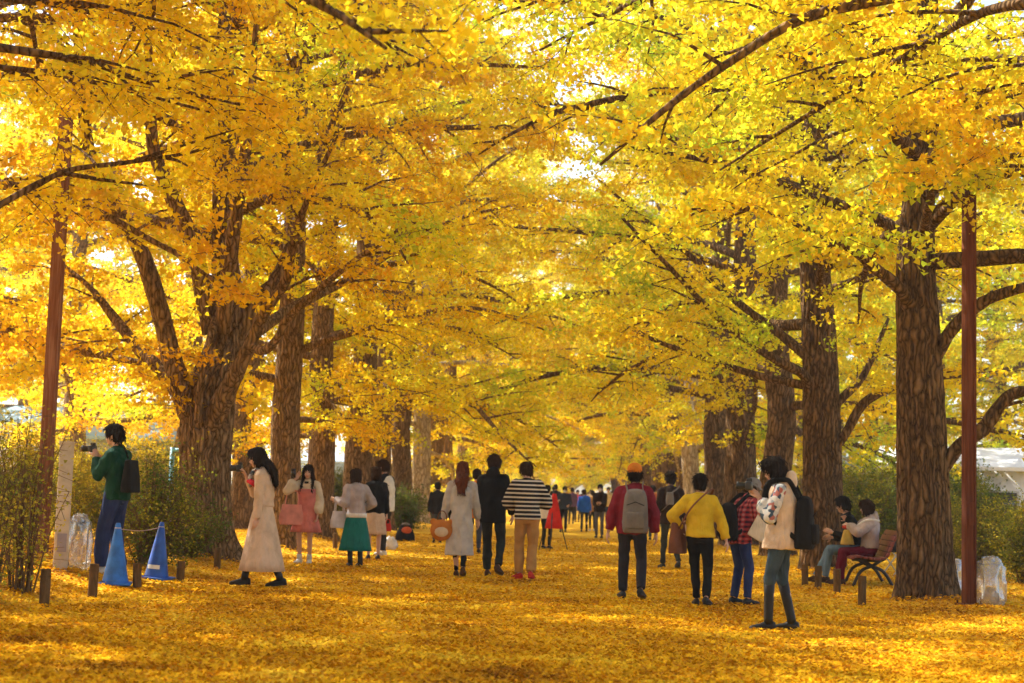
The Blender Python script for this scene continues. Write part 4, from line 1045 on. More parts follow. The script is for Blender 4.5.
# 3 girl in pink pinafore
p = P_at('woman in pink pinafore and cream blouse facing the path, phone held up', 304, 564, 466, 176, female=True,
    top=dict(mat=CREAM, hem=1.0, name='blouse'), bottom=dict(type='skirt', mat=PINK, hem=.54, top=.72, flare=.10, bodice=True, name='pinafore', fold=.03), shoes=dict(mat=WSHOE, shaft=.16), hair=('long', HAIRB),
    hands=((-.22, .06, .84), (.17, .17, 1.45)), poles=((-.5, -.8, -.2), (.45, -.1, -1)), sleeve_r=1.4, bulk=.8, feet=((-.09, 0, 0, .2), (.08, .02, 0, -.2)), hands_n=((1, .3, 0), (-.4, 1, 0)))
q = MB(); q.box((0, 0, 0), (.075, .01, .15), bev=.004); o = p.thing('phone', 'dark phone held up by the woman in the pink pinafore', 'phone', (.19, .20, 1.55 * p.k)); q.build('case', PLAST, o)
q = MB(); q.box((0, .006, 0), (.066, .004, .138)); q.build('screen', GLASS, o)
pouch(p, 'dusty pink tote bag on the arm of the woman in pink', 'tote_bag', 'bag', PINKBAG, (.20, .17, .66 * p.k), (.40, .15, .33), handle=.24, rz=.3)
q = MB(); q.box((0, 0, 0), (.07, .02, .035), bev=.008); ob = q.build('bow', BLACK, p.root); ob.location = Vector(p.sp(.93)) + Vector((0, .115, 0))

# 4 teal skirt
p = P_at('dark-haired woman in teal skirt and lilac-grey cardigan seen from behind', 355, 567, 470, 22, female=True,
    top=dict(mat=LILAC, hem=.86, name='cardigan', band=WHITE), bottom=dict(type='skirt', mat=TEAL, hem=.27, top=.22, flare=.12, nf=11, fold=.035), shoes=dict(mat=BSHOE, shaft=.30), hair=('bob', HAIRD),
    hands=((-.38, .12, 1.15), (.18, .16, 1.0)), poles=((-.2, -.5, -1), (.6, -.6, -.6)), bulk=1.5, sleeve_r=1.2)
pouch(p, 'white handbag on the arm of the woman in the teal skirt', 'handbag', 'bag', PALEBAG, (-.28, .05, .66 * p.k), (.30, .12, .27), handle=.22, rz=.3)
# 5 black jacket, beige skirt
p = P_at('brown-haired woman in black jacket and beige skirt beside the teal skirt', 373, 560, 468, 12, female=True,
    top=dict(mat=BLACK, hem=.84), bottom=dict(type='skirt', mat=BEIGE, hem=.46, top=.2, flare=.05), shoes=dict(mat=BSHOE), hair=('bob', HAIRD), hands=((-.2, .15, .95), (.24, .06, .74)), bulk=1.2)
pouch(p, 'small red purse in the hand of the woman in the beige skirt', 'purse', 'purse', c('red_purse', (.55, .04, .03), fold=False), (.25, .06, .52 * p.k), (.13, .05, .14), handle=.07)
# 6 white vest
p = P_at('tall man in white vest and black sleeves standing by the left trunks', 384, 556, 461, 62,
    top=dict(mat=BLACK, hem=.92, name='shirt'), bottom=dict(type='trousers', mat=CHAR), shoes=dict(mat=WSHOE), hair=('short', HAIRD), hands=((-.25, .10, .80), (.2, .25, 1.05)), feet=((-.1, -.04), (.1, .1)))
q = MB(); q.loft([ring(p.sp(t), rx * p.k, ry * p.k, 28) for t, rx, ry in ((-.22, .20, .15), (.0, .192, .146), (.3, .182, .134), (.6, .196, .148), (.80, .186, .142), (.93, .14, .112), (.985, .09, .085))])
me = remesh(q, .013, 'vest', 3); p.add('vest', me, WHITE)
pouch(p, 'tan shoulder bag of the man in the white vest', 'shoulder_bag', 'bag', c('tan_bag', (.45, .24, .06), fold=False), (-.27, -.04, .58 * p.k), (.26, .10, .30), handle=.2, rz=1.4)

# 8 black jacket far left of the path
p = P_at('person in a black jacket walking away beyond the grey coat', 437, 543, 483, 8, lod=1, top=dict(mat=CHAR, hem=.80), bottom=dict(type='trousers', mat=c('grey_trousers', (.09, .10, .12))), shoes=dict(mat=BSHOE), hair=('short', HAIRB), bulk=1.8)
# 9 grey coat
p = P_at('woman with long auburn hair in a long light grey coat walking away', 459, 578, 463, 2, female=True,
    top=dict(mat=GREYC, hem=.32, flare=.045, name='coat', fold=.02), bottom=dict(type='trousers', mat=BLACK, r=.82, name='leggings'), shoes=dict(mat=BRSH), hair=('long_red', HAIRR),
    hands=((-.27, .06, .80), (.26, .14, .82)), feet=((-.05, .16), (.06, -.20, .07)), bulk=1.5)
fb = p.thing('fluffy_bag', 'round fluffy orange-brown bag with a pale patch beside the grey coat', 'bag', (-.27, -.08, .52 * p.k))
FUR = c('orange_fur', (.50, .17, .03), bump=1.0, scale=120, fold=False)
q = MB(); q.ell((0, 0, .16), (.17, .10, .16)); 
for sx in (-1, 1): q.ell((sx * .125, 0, .285), (.05, .035, .05))
me = remesh(q, .012, 'bag_body', 2); wrinkle(me, .009, 3); me.materials.append(FUR); link(bpy.data.objects.new('bag_body', me), fb)
q = MB(); q.ell((0, -.075, .14), (.10, .045, .075)); q.build('pale_patch', c('cream_fur', (.66, .52, .36), bump=1.0, scale=120, fold=False), fb)
q = MB(); q.tube(spline([(-.07, 0, .30), (-.05, .01, .40), (0, .02, .44), (.05, .01, .40), (.07, 0, .30)], 5), .008, 6); q.build('handle', BAGBR, fb)
# 10 orange jacket
p = P_at('person in an orange jacket between the grey coat and the black hoodie', 474, 553, 470, 0, lod=1, top=dict(mat=ORANGE, hem=.70), bottom=dict(type='trousers', mat=SLATE), shoes=dict(mat=BSHOE), hair=('short', HAIRB), bulk=1.6)
# 11 black hoodie
p = P_at('tall man in a black hooded jacket walking away in the middle', 492, 577, 456, -2, top=dict(mat=c('black_hoodie', (.014, .013, .013)), hem=.74, hood=True), bottom=dict(type='trousers', mat=DARKG, r=1.08), shoes=dict(mat=BRSH), hair=('short', HAIRD),
    hands=((-.25, .06, .80), (.25, .12, .86)), feet=((-.08, .12), (.10, -.24, .08, -.3)), bulk=1.7)
# 12 striped
p = P_at('person in a black and cream striped jersey and camel trousers walking away', 526, 580, 463, 4, top=dict(mat=STRIPE, hem=.86, name='jersey'), bottom=dict(type='trousers', mat=TAN, r=1.18, flare=1.1), shoes=dict(mat=REDSH), hair=('short', HAIRD),
    hands=((-.12, .28, 1.08), (.12, .28, 1.10)), poles=((-.8, -.5, -.5), (.8, -.5, -.5)), feet=((-.10, .05, 0, .5), (.06, -.10, .03, -.2)), bulk=2.1, sleeve_r=1.25, head=(.2, -.2))
# 13 white jacket and tripod
p = P_at('person in white jacket and black trousers behind the tripod with red cloth', 546, 549, 488, -25, lod=1, top=dict(mat=WHITE, hem=.80), bottom=dict(type='trousers', mat=CHAR, r=.95), shoes=dict(mat=BSHOE), hair=('short', HAIRB), hands=((-.15, .28, 1.05), (.16, .28, 1.1)), bulk=1.6)
g = ground(552, 551); o = empty('tripod', g); tag(o, 'black camera tripod draped with red cloth in the middle distance', 'tripod')
for a in (0.4, 2.5, 4.6):
    q = MB(); q.tube([(math.cos(a) * .38, math.sin(a) * .38, 0), (math.cos(a) * .2, math.sin(a) * .2, .6), (0.0, 0.0, 1.2)], [.010, .013, .016], 8); q.build('leg', PLAST, o)
q = MB(); q.tube([(0, 0, 1.1), (0, 0, 1.38)], .016, 8); q.ell((0, 0, 1.40), (.04, .04, .04)); q.build('column', PLAST, o)
q = MB(); q.loft([ring((.02, -.03, z), rx, ry, 40, .05, 7) for z, rx, ry in ((.50, .20, .12), (.7, .16, .11), (1.0, .10, .08), (1.2, .06, .055), (1.28, .04, .04))]); cl_o = q.build('red_cloth', c('red_cloth', (.62, .03, .02)), None); cl_o.location = g
tag(cl_o, 'bright red cloth hanging over the camera tripod', 'cloth')
# 14-16 masked people and blue jacket
P_at('man in dark navy jacket and white mask walking this way', 563, 532, 487, 178, lod=1, top=dict(mat=SLATE, hem=.84), bottom=dict(type='trousers', mat=CHAR), shoes=dict(mat=BSHOE), hair=('short', HAIRB), mask=True, bulk=1.7, hands=((-.2, .2, 1.0), (.2, .24, 1.15)))
P_at('person in a bright blue jacket walking away in the distance', 584, 532, 490, 0, lod=1, top=dict(mat=BLUE, hem=.78), bottom=dict(type='trousers', mat=CHAR), shoes=dict(mat=BSHOE), hair=('short', HAIRD), bulk=2.0, feet=((-.1, .05), (.1, -.08, .03)))
P_at('man in brown jacket, grey trousers and white mask looking at his phone', 599, 538, 485, 172, lod=1, top=dict(mat=DBROWN, hem=.82), bottom=dict(type='trousers', mat=c('grey_slacks', (.12, .11, .12))), shoes=dict(mat=BSHOE), hair=('short', HAIRB), mask=True, bulk=1.6, hands=((-.06, .26, 1.1), (.06, .27, 1.1)))
P_at('person in dark trousers and tan top just behind the blue jacket', 592, 531, 492, 10, lod=2, top=dict(mat=TAN, hem=.80), bottom=dict(type='trousers', mat=CHAR), shoes=dict(mat=WSHOE), hair=('short', HAIRB), bulk=1.5)
p = P_at('person with an orange backpack walking away left of the dark brown jacket', 653, 540, 486, 0, lod=1, top=dict(mat=SLATE, hem=.82), bottom=dict(type='trousers', mat=JEANS), shoes=dict(mat=BSHOE), hair=('short', HAIRB), bulk=1.5)
backpack(p, 'orange backpack on the walker beside the maroon jacket', c('orange_nylon', (.60, .17, .05), fold=False), (.32, .18, .46), z=1.2)
FARG = 'people far down the avenue'
for i, (px_, ft_, ht, yaw, mt, bt, what) in enumerate([
    (571, 524, 1.62, 0, PURPLE, CHAR, 'purple top'), (577, 522, 1.55, 180, c('hot_pink', (.6, .08, .2)), CHAR, 'pink top'), (555, 526, 1.7, 0, CHAR, CHAR, 'black clothes'), (608, 524, 1.7, 180, CREAM, NAVY, 'cream top'),
    (617, 521, 1.66, 0, CHAR, JEANS, 'dark top and jeans'), (565, 518, 1.7, 0, c('rust', (.4, .1, .03)), CHAR, 'rust-coloured top'), (590, 516, 1.7, 180, WHITE, CHAR, 'white top'), (601, 517, 1.7, 0, SLATE, NAVY, 'slate top and navy trousers'),
    (642, 522, 1.68, 180, MAROON, CHAR, 'maroon top'), (548, 519, 1.7, 10, BEIGE, DBROWN, 'beige top and brown trousers'), (663, 527, 1.64, 0, c('dusky_blue', (.1, .16, .3)), CHAR, 'dusky blue top'), (582, 515, 1.7, 0, DBROWN, CHAR, 'dark brown top'), (573, 514, 1.7, 180, TAN, NAVY, 'camel top'), (611, 515, 1.7, 180, c('sky', (.2, .35, .6)), DBROWN, 'light blue top')]):
    Person('small far-off person in ' + what + ' down the avenue', ground(px_, ft_), ht, R(yaw), group=FARG, lod=2, top=dict(mat=mt, hem=.8), bottom=dict(type='trousers', mat=bt), shoes=dict(mat=BSHOE), hair=('short', HAIRB), bulk=1.6, feet=((-.09, .08), (.09, -.10, .03)) if yaw == 0 else ((-.09, 0), (.09, .06)))

# 18 maroon jacket with grey backpack
p = P_at('man in maroon jacket, orange cap and grey backpack walking away', 631, 600, 466, -3, top=dict(mat=MAROON, hem=.82), bottom=dict(type='trousers', mat=c('dark_grey_trousers', (.035, .033, .042)), r=1.15), shoes=dict(mat=BSHOE), hair=('short', HAIRB), hat=('cap', c('orange_cap', (.62, .20, .02), fold=False)),
    hands=((-.32, .02, .80), (.30, .05, .82)), poles=((-.9, -.6, .2), (.9, -.6, .2)), feet=((-.11, .16, 0, .25), (.12, -.18, .06, -.25)), bulk=1.9, width=1.04)
backpack(p, 'grey backpack on the man in the maroon jacket', GREYB, (.31, .18, .50), z=1.10, off=.03)
# 19 dark brown
p = P_at('dark-haired person in dark brown jacket walking away between maroon and mustard', 671, 569, 473, 6, top=dict(mat=DBROWN, hem=.78), bottom=dict(type='trousers', mat=c('grey_green', (.04, .045, .04))), shoes=dict(mat=BSHOE), hair=('bun', HAIRB), hands=((-.2, .2, 1.0), (.27, .06, .82)), feet=((-.13, .12, 0, .2), (.10, -.16, .05)), bulk=1.6)
pouch(p, 'small grey sling bag across the dark brown jacket', 'sling_bag', 'bag', GREYB, (-.08, -.225, 1.12 * p.k), (.15, .07, .22), strap=[(-.06, -.21, 1.32 * p.k), (.08, -.13, 1.42 * p.k), (.12, .0, 1.46 * p.k), (.05, .15, 1.25 * p.k), (-.18, .08, 1.02 * p.k), (-.19, -.1, 1.02 * p.k), (-.1, -.21, 1.13 * p.k)])
# 20 mustard
p = P_at('short-haired woman in mustard sweater and black trousers walking away', 700, 607, 478, -6, female=True, top=dict(mat=MUSTARD, hem=.88, name='sweater'), bottom=dict(type='trousers', mat=BLACK, r=1.05), shoes=dict(mat=BSHOE), hair=('short', HAIRB),
    hands=((-.28, .12, .98), (.34, .02, .80)), poles=((-.9, -.6, -.1), (.9, -.6, .2)), feet=((-.05, .14, 0, .15), (.08, -.14, .04, -.3)), bulk=1.8, width=1.08, hs=1.02)
sb = pouch(p, 'brown shoulder bag carried left of the mustard sweater', 'shoulder_bag', 'bag', BAGBR, (-.27, .06, .66 * p.k), (.32, .12, .36), rz=1.1, strapmat=BAGBR, strap=[(-.26, .0, .98 * p.k), (-.12, -.185, 1.25 * p.k), (.06, -.14, 1.46 * p.k), (.13, -.02, 1.50 * p.k), (.05, .14, 1.35 * p.k), (-.15, .17, 1.1 * p.k), (-.27, .1, .98 * p.k)])
# 21 grey cap, plaid
p = P_at('person in red plaid shirt and grey bucket cap bending over a camera', 739, 605, 478, -62, top=dict(mat=PLAID, hem=.80, name='shirt'), bottom=dict(type='trousers', mat=NAVY, r=1.12), shoes=dict(mat=BSHOE), hair=('short', HAIRD), hat=('bucket', c('grey_hat', (.20, .19, .19), fold=False)),
    hands=((-.06, .26, 1.20), (.06, .28, 1.18)), poles=((-.7, -.2, -1), (.7, -.2, -1)), lean=(0, .10), head=(0, -.30), feet=((-.12, .0), (.12, .06)), bulk=1.9, curl=.9, hands_n=((.6, 1, 0), (-.6, 1, 0)))
camera_thing(p, 'black camera held low by the person in plaid', (0, .38, 1.22 * p.k))
backpack(p, 'black backpack worn by the person in the plaid shirt', BLACK, (.28, .16, .42), z=1.08)
q = MB(); q.box((0, 0, 0), (.24, .03, .30), bev=.012, M=Matrix.Rotation(.5, 4, 'Y')); o = p.thing('paper_folder', 'cream paper folder hanging at the side of the plaid shirt', 'folder', (.27, .12, 1.02 * p.k), rz=1.3); q.build('cover', CREAM, o)
# 22 nearest woman
p = P_at('woman in cream hooded vest, jeans and tall black boots standing nearest', 780, 631, 458, 74, female=True, top=dict(mat=FLORAL, hem=1.0, name='blouse'), bottom=dict(type='trousers', mat=c('slate_jeans', (.045, .07, .09), var=.4), r=1.12, cuff=.84), shoes=dict(mat=BSHOE, shaft=.52), hair=('bob', HAIRB),
    hands=((-.07, .21, 1.27), (.07, .23, 1.29)), poles=((-.5, -.3, -1), (.5, -.2, -1)), head=(.05, -.30), feet=((-.10, .10, 0, .3), (.10, -.10, 0, -.2)), bulk=.75, sleeve_r=1.3, curl=.9, hands_n=((.6, 1, 0), (-.6, 1, 0)))
q = MB(); q.loft([ring(p.sp(t), rx * p.k, ry * p.k, 28) for t, rx, ry in ((-.22, .205, .182), (-.08, .204, .182), (.08, .192, .165), (.3, .178, .14), (.6, .190, .15), (.80, .182, .14), (.93, .135, .112), (.985, .09, .085))]); q.ell(p.sp(.97) + np.array((0, -.09, .03)), (.11, .06, .11)); q.ell(p.sp(1.0) + np.array((0, -.02, .015)), (.092, .09, .05))
p.add('vest', remesh(q, .011, 'vest', 3), c('cream_fleece', (.62, .47, .33), bump=.4, scale=90))
camera_thing(p, 'black camera raised by the woman in the cream vest', (-.03, .31, 1.40 * p.k))
backpack(p, 'large black backpack on the woman in the cream vest', BLACK, (.32, .19, .48), z=1.04)
# ------------------------------------------------------------------ street furniture and things on the ground
def paint(name, col, rough=.5, spec=.4, var=.2, scale=25, bump=.1, col2=None): return cloth(name, col, rough=rough, var=var, spec=spec, bump=bump, scale=scale, col2=col2, fold=False)
RUST = bark_mat('rust_brown_paint', [(.42, (.055, .018, .010)), (.62, (.105, .030, .014)), (.85, (.17, .062, .028))], sc=(22, 22, .9), bump=.15)
RUST_LIT = bark_mat('sunlit_rust_paint', [(.42, (.10, .038, .022)), (.62, (.19, .075, .042)), (.85, (.30, .15, .10))], sc=(18, 18, .9), bump=.15)  # lighter copy of the rust paint, the left pole's sunlight in its colour
CONE = paint('blue_plastic', (.010, .085, .46), rough=.4, spec=.5, var=.45)
CONEL = paint('faded_blue_plastic', (.025, .16, .56), rough=.5, spec=.4, var=.45)
WOODP = bark_mat('post_wood', [(.4, (.05, .028, .012)), (.65, (.13, .075, .03)), (.9, (.22, .13, .055))], sc=(9, 9, 2), bump=.5)
CONCR = paint('pale_concrete', (.50, .44, .37), rough=.9, var=.25, scale=60, bump=.3)
def square_pole(px_, foot_y, Yd, wid, h, mat, label, headm):
    g = on_px(px_, Yd); o = empty('pole', g, R(12)); tag(o, label, 'pole')
    q = MB(); q.box((0, 0, h / 2 - .05), (wid, wid, h + .1), bev=wid * .06); q.build('shaft', mat, o)
    q = MB(); q.box((0, 0, .012), (wid * 1.9, wid * 1.9, .03), bev=.006); 
    for sx in (-1, 1):
        for sy in (-1, 1): q.tube([(sx * wid * .75, sy * wid * .75, .02), (sx * wid * .75, sy * wid * .75, .06)], .012, 6)
    q.build('base_plate', mat, o)
    q = MB(); q.box((0, 0, h + .012), (wid * 1.15, wid * 1.15, .03), bev=.008); q.tube([(0, 0, h + .02), (0, 0, h + .22), (0, 0, h + .30)], [wid * .38, wid * .38, wid * .2], 14); q.build('lamp_head', headm, o)
    q = MB(); q.tube([(wid * .30, -wid * .3 - .001 - wid * .21, z) for z in np.linspace(.1, h * .96, 6)], .012, 6); q.build('cable_pipe', mat, o)
    q = MB(); q.box((0, -wid * .5 - .004, 1.1), (wid * .6, .008, .28), bev=.003); q.build('service_hatch', mat, o)
    return o
PINKW = paint('pale_pink_paint', (.60, .42, .38), rough=.6)
square_pole(41, 550, 22.0, .185, 6.6, RUST_LIT, 'tall rust-coloured square pole in a sunlit tone rising from the left shrubs', PINKW)
square_pole(969, 603, 19.2, .135, 5.85, RUST, 'slim dark rust-brown square pole in front of the right trees', PINKW)
# white sign post
g = on_px(60, 18.6); o = empty('marker_post', g, R(20)); tag(o, 'pale weathered square marker post beside the young man in green', 'post')
q = MB(); q.box((0, 0, .74), (.165, .165, 1.52), bev=.012); q.build('post_body', CONCR, o)
q = MB(); q.box((0, 0, 1.512), (.18, .18, .03), bev=.006); q.build('post_cap', CONCR, o)
q = MB(); q.box((.0, -.085, .32), (.11, .006, .22), bev=.002); q.build('grey_plate', paint('grey_violet_plate', (.28, .25, .30)), o)
# cones
def cone(px_, fy, hh, mat, label, tilt=0.0, band=False, rz=0):
    g = ground(px_, fy); o = empty('traffic_cone', g + Vector((0, 0, .012)), rz); o.rotation_euler = (0, tilt, rz); tag(o, label, 'traffic cone', 'blue traffic cones')
    q = MB(); n = 28; prof = [(.160, .035), (.150, .05), (.135, .12), (.030, hh - .02), (.022, hh), (.012, hh), (.022, hh - .03)]
    q.loft([ring((0, 0, z), r_, r_, n) for r_, z in prof]); q.build('cone_body', mat, o)
    q = MB(); q.box((0, 0, .018), (.37, .37, .034), bev=.014); q.build('cone_base', mat, o)
    if band:
        q = MB(); th = np.linspace(-2.2, -.9, 12); V = []; 
        for z, r_ in ((.135, .1345), (.185, .1265)): V += [((r_ + .003) * math.cos(t), (r_ + .003) * math.sin(t), z) for t in th]
        V += [((.120) * math.cos(t), (.120) * math.sin(t), .16) for t in th]
        F = [(i, i + 1, 12 + i + 1, 12 + i) for i in range(11)]; q.add(V, F); q.build('white_label', paint('white_sticker', (.7, .7, .7)), o)
    q = MB(); q.tube([(0.032 * math.cos(t), 0.032 * math.sin(t), hh - .06) for t in np.linspace(0, 2 * PI, 17)], .008, 6, cap=False); q.build('cord_loop', paint('pale_cord', (.55, .45, .40)), o)
    return g
g1 = cone(115, 586, .72, CONEL, 'pale blue traffic cone with no label, nearer the young man in green', rz=.2)
g2 = cone(156, 580, .72, CONE, 'deep blue leaning traffic cone with a white label near its base', tilt=.06, band=True, rz=-.2)
a = g1 + Vector((.03, 0, .66)); b_ = g2 + Vector((.02, 0, .66))
S = spline([a, a * .5 + b_ * .5 + Vector((0, 0, -.03)), b_], 8)
q = MB(); q.tube(S, .006, 6); o = q.build('rope', paint('pink_rope', (.50, .33, .28)), None); tag(o, 'thin pale rope strung between the two blue cones', 'rope')
# wooden stakes along both edges of the path
GP = 'short wooden posts along the path edges'
def stake(px_, fy, hh, label, r_=.05, lean=0.0):
    g = ground(px_, fy); o = empty('wooden_post', g, px_ * .37); o.rotation_euler[1] = lean; tag(o, label, 'post', GP)
    q = MB(); rr_ = np.random.default_rng(int(px_)); rings = []
    for z in (-.06, .0, hh * .3, hh * .6, hh * .9, hh - .012, hh):
        rg = ring((0, 0, z), r_ * (.93 if z == hh else 1), r_ * (.93 if z == hh else 1), 18, .03, 5, px_); rings.append(rg + rr_.normal(0, .0015, rg.shape))
    q.loft(rings); q.build('stake', WOODP, o)
    q = MB(); q.tube([(r_ * 1.02 * math.cos(t), r_ * 1.02 * math.sin(t), hh - .07) for t in np.linspace(0, 2 * PI, 13)], .007, 6, cap=False); q.build('rope_ring', WOODP, o)
for px_, fy, hh, lb in ((44, 606, .36, 'leftmost thick wooden post in front of the twiggy shrub'), (92, 598, .36, 'wooden post at the feet of the young man in green'), (137, 589, .30, 'wooden post between the two blue cones'), (180, 582, .26, 'low wooden post right of the leaning blue cone'),
                        (217, 568, .30, 'wooden post behind the beige dress at the tree foot'), (335, 549, .33, 'dark wooden post left of the teal skirt'),
                        (862, 606, .36, 'wooden post nearest the viewer in front of the bench'), (837, 594, .34, 'wooden post before the seated woman in the pale hood'), (818, 589, .33, 'wooden post before the jeans of the seated man'), (805, 586, .32, 'wooden post at the end of the line left of the bench'),):
    stake(px_, fy, hh, lb, lean=.03 * math.sin(px_))
# bagged litter
m, nt, nd, ln = mat_new('clear_plastic'); out = nd.new('ShaderNodeOutputMaterial'); t = nd.new('ShaderNodeBsdfTransparent'); gl = nd.new('ShaderNodeBsdfGlossy'); df = nd.new('ShaderNodeBsdfDiffuse'); mx = nd.new('ShaderNodeMixShader'); m2 = nd.new('ShaderNodeMixShader')
gl.inputs['Roughness'].default_value = .18; df.inputs['Color'].default_value = (.75, .74, .72, 1); t.inputs['Color'].default_value = (.95, .95, .95, 1); mx.inputs[0].default_value = .5; m2.inputs[0].default_value = .42
ln.new(df.outputs[0], mx.inputs[1]); ln.new(gl.outputs[0], mx.inputs[2]); ln.new(t.outputs[0], m2.inputs[1]); ln.new(mx.outputs[0], m2.inputs[2]); ln.new(m2.outputs[0], out.inputs[0])
CLEAR = m
def crumpled(rings_spec, seed, amp=.03, n=40, m_=26):
    rr_ = np.random.default_rng(seed); ph = rr_.uniform(0, 6.28, 30); fx = rr_.integers(2, 9, 10)
    zs = np.linspace(0, 1, m_); z_, r1, r2 = (np.interp(zs, np.linspace(0, 1, len(rings_spec)), [s_[i] for s_ in rings_spec]) for i in (0, 1, 2))
    th = np.linspace(0, 2 * PI, n, endpoint=False); rings = []
    for j in range(m_):
        d = sum(np.abs(np.sin(fx[q] * th * .5 + ph[q] + zs[j] * (4 + q) * (1 if q % 2 else -1))) - .6 for q in range(6)) / 3
        k_ = 1 + amp * 4 * d
        rings.append(np.stack([r1[j] * np.cos(th) * k_, r2[j] * np.sin(th) * k_, np.full(n, z_[j]) + amp * .4 * np.sin(3 * th + ph[8] + j)], 1))
    q = MB(); q.loft(rings); return q
def bagged(loc, hh, w_, label, seed, dark=False, group='clear plastic bags in wire stands'):
    o = empty('litter_bag', loc, seed * .7); tag(o, label, 'litter bag', group)
    q = crumpled([(.01, w_ * .75, w_ * .7), (.12 * hh, w_, w_ * .9), (.5 * hh, w_ * 1.0, w_ * .85), (.85 * hh, w_ * .85, w_ * .75), (.97 * hh, w_ * .55, w_ * .5), (hh, w_ * .2, w_ * .2)], seed, .055, 56, 34); q.build('clear_bag', CLEAR, o)
    st = MB()
    for z in (hh * .86,): st.tube([(w_ * .72 * math.cos(t_), w_ * .62 * math.sin(t_), z) for t_ in np.linspace(0, 2 * PI, 21)], .008, 6, cap=False)
    for t_ in (.6, 3.8): st.tube([(w_ * .72 * math.cos(t_), w_ * .62 * math.sin(t_), -.02), (w_ * .72 * math.cos(t_), w_ * .62 * math.sin(t_), hh * .86)], .008, 6)
    st.build('wire_stand', paint('dull_steel', (.10, .09, .08), rough=.5), o)
    q = crumpled([(.05, w_ * .4, w_ * .35), (hh * .2, w_ * .55, w_ * .5), (hh * .36, w_ * .2, w_ * .2)] if not dark else [(hh * .72, w_ * .35, w_ * .3), (hh * .82, w_ * .62, w_ * .5), (hh * .93, w_ * .3, w_ * .3)], seed + 3, .05, 24, 12)
    q.build('litter', paint('dark_litter', (.05, .035, .03), var=.6) if dark else paint('pale_litter', (.40, .34, .30), var=.5), o)
    return o
bagged(ground(991, 606), .58, .20, 'larger clear plastic litter bag standing right of the slim rusty pole', 2)
bagged(ground(954, 594), .46, .18, 'smaller clear plastic litter bag between the stout trunk and the pole', 5)
bagged(ground(77, 569), .66, .16, 'clear plastic litter bag with dark rubbish beside the pale marker post', 9, dark=True)
# small things on the ground on the left
q = crumpled([(.0, .10, .10), (.08, .16, .13), (.2, .13, .1), (.28, .05, .04)], 4, .04, 30, 16); o = q.build('carrier_bag', cl('white_plastic', (.72, .70, .68), rough=.4, fold=False), None); o.location = ground(390, 550); tag(o, 'white carrier bag left on the leaves by the man in the vest', 'bag')
o = empty('rucksack', ground(405, 541), .2); tag(o, 'black rucksack with an orange-red panel standing on the leaves by the bush', 'rucksack')
q = MB(); q.loft([ring((0, 0, z), a_, b2, 24) for z, a_, b2 in ((0, .24, .17), (.12, .25, .18), (.28, .19, .14), (.38, .13, .10), (.43, .07, .06))]); me = remesh(q, .015, 'bag_body', 3); me.materials.append(BLACK); link(bpy.data.objects.new('bag_body', me), o)
q = MB(); q.ell((.02, -.13, .27), (.13, .05, .09)); q.build('front_panel', paint('orange_red_nylon', (.62, .10, .02)), o)
q = MB(); q.ell((0, 0, .40), (.11, .09, .06)); q.build('top_flap', GREYB, o)
# bench
gB = ground(868, 585); gB = Vector((gB.x, gB.y, gB.z)); 
BX = R(86)
bench = empty('park_bench', gB, BX); tag(bench, 'park bench with red-brown slats and curved black iron legs under the right trees', 'bench')
SL = paint('red_brown_slat', (.19, .034, .02), rough=.45, spec=.5, var=.35); IRON = paint('black_iron', (.02, .016, .013), rough=.5)
# bench frame: x along the bench, +y forward
prof = [(.30, .42), (.22, .435), (.13, .425), (.04, .415), (-.05, .41), (-.13, .42)]; back = [(-.20, .47), (-.235, .55), (-.265, .63), (-.30, .71), (-.345, .785)]
def slats(pr, name, ang):
    q = MB()
    for (y_, z_), a_ in zip(pr, ang): q.box((0, 0, 0), (1.5, .078, .032), bev=.008, M=Matrix.Translation((0, y_, z_)) @ Matrix.Rotation(a_, 4, 'X'))
    q.build(name, SL, bench)
slats(prof, 'seat', [-.35, -.1, .1, .05, 0, -.2]); slats(back, 'backrest', [-1.05, -1.15, -1.2, -1.15, -1.05])
for x_ in (-.55, .55):
    q = MB()
    q.tube(spline([(x_, .30, .395), (x_, .05, .385), (x_, -.13, .395), (x_, -.205, .47), (x_, -.26, .60), (x_, -.345, .77)], 5), .018, 8, ry=.026)
    q.tube(spline([(x_, .14, .39), (x_, .02, .31), (x_, -.16, .22), (x_, -.30, .0)], 5), .018, 8, ry=.024); q.tube(spline([(x_, -.12, .39), (x_, .0, .31), (x_, .17, .22), (x_, .28, .0)], 5), .018, 8, ry=.024)
    q.build('leg', IRON, bench)
def on_bench(x, y): return gB + Matrix.Rotation(BX, 3, 'Z') @ Vector((x, y, 0))
pm = Person('man in black top and pale jeans seated at the far side of the bench', on_bench(.30, .05), 1.72, BX, hip=(0, .10, .50), feet=((-.10, .56), (.10, .68)), lean=(-.04, .14), top=dict(mat=BLACK, hem=.56, name='shirt'), bottom=dict(type='trousers', mat=c('pale_jeans', (.16, .25, .34), var=.3)), shoes=dict(mat=BRSH), hair=('short', HAIRB),
    hands=((-.12, .46, .74), (.2, .44, .66)), head=(-.5, -.2), bulk=1.4)
pw = Person('woman in hooded pale pink-grey jacket and crimson skirt leaning on the seated man', on_bench(-.08, .02), 1.62, BX, female=True, hip=(0, -.02, .52), feet=((-.09, .42), (.09, .45)), lean=(.08, -.02), top=dict(mat=c('pale_mauve_jacket', (.46, .36, .31)), hem=.56, hood=True), bottom=dict(type='trousers', mat=c('crimson_cloth', (.13, .008, .02)), r=1.15), shoes=dict(mat=BRSH), hair=('bob', HAIRD),
    hands=((.0, .30, .90), (.22, .30, .98)), poles=((-.8, -.1, -.5), (.6, -.2, -.8)), head=(-.45, -.1), bulk=2.0, sleeve_r=1.15)
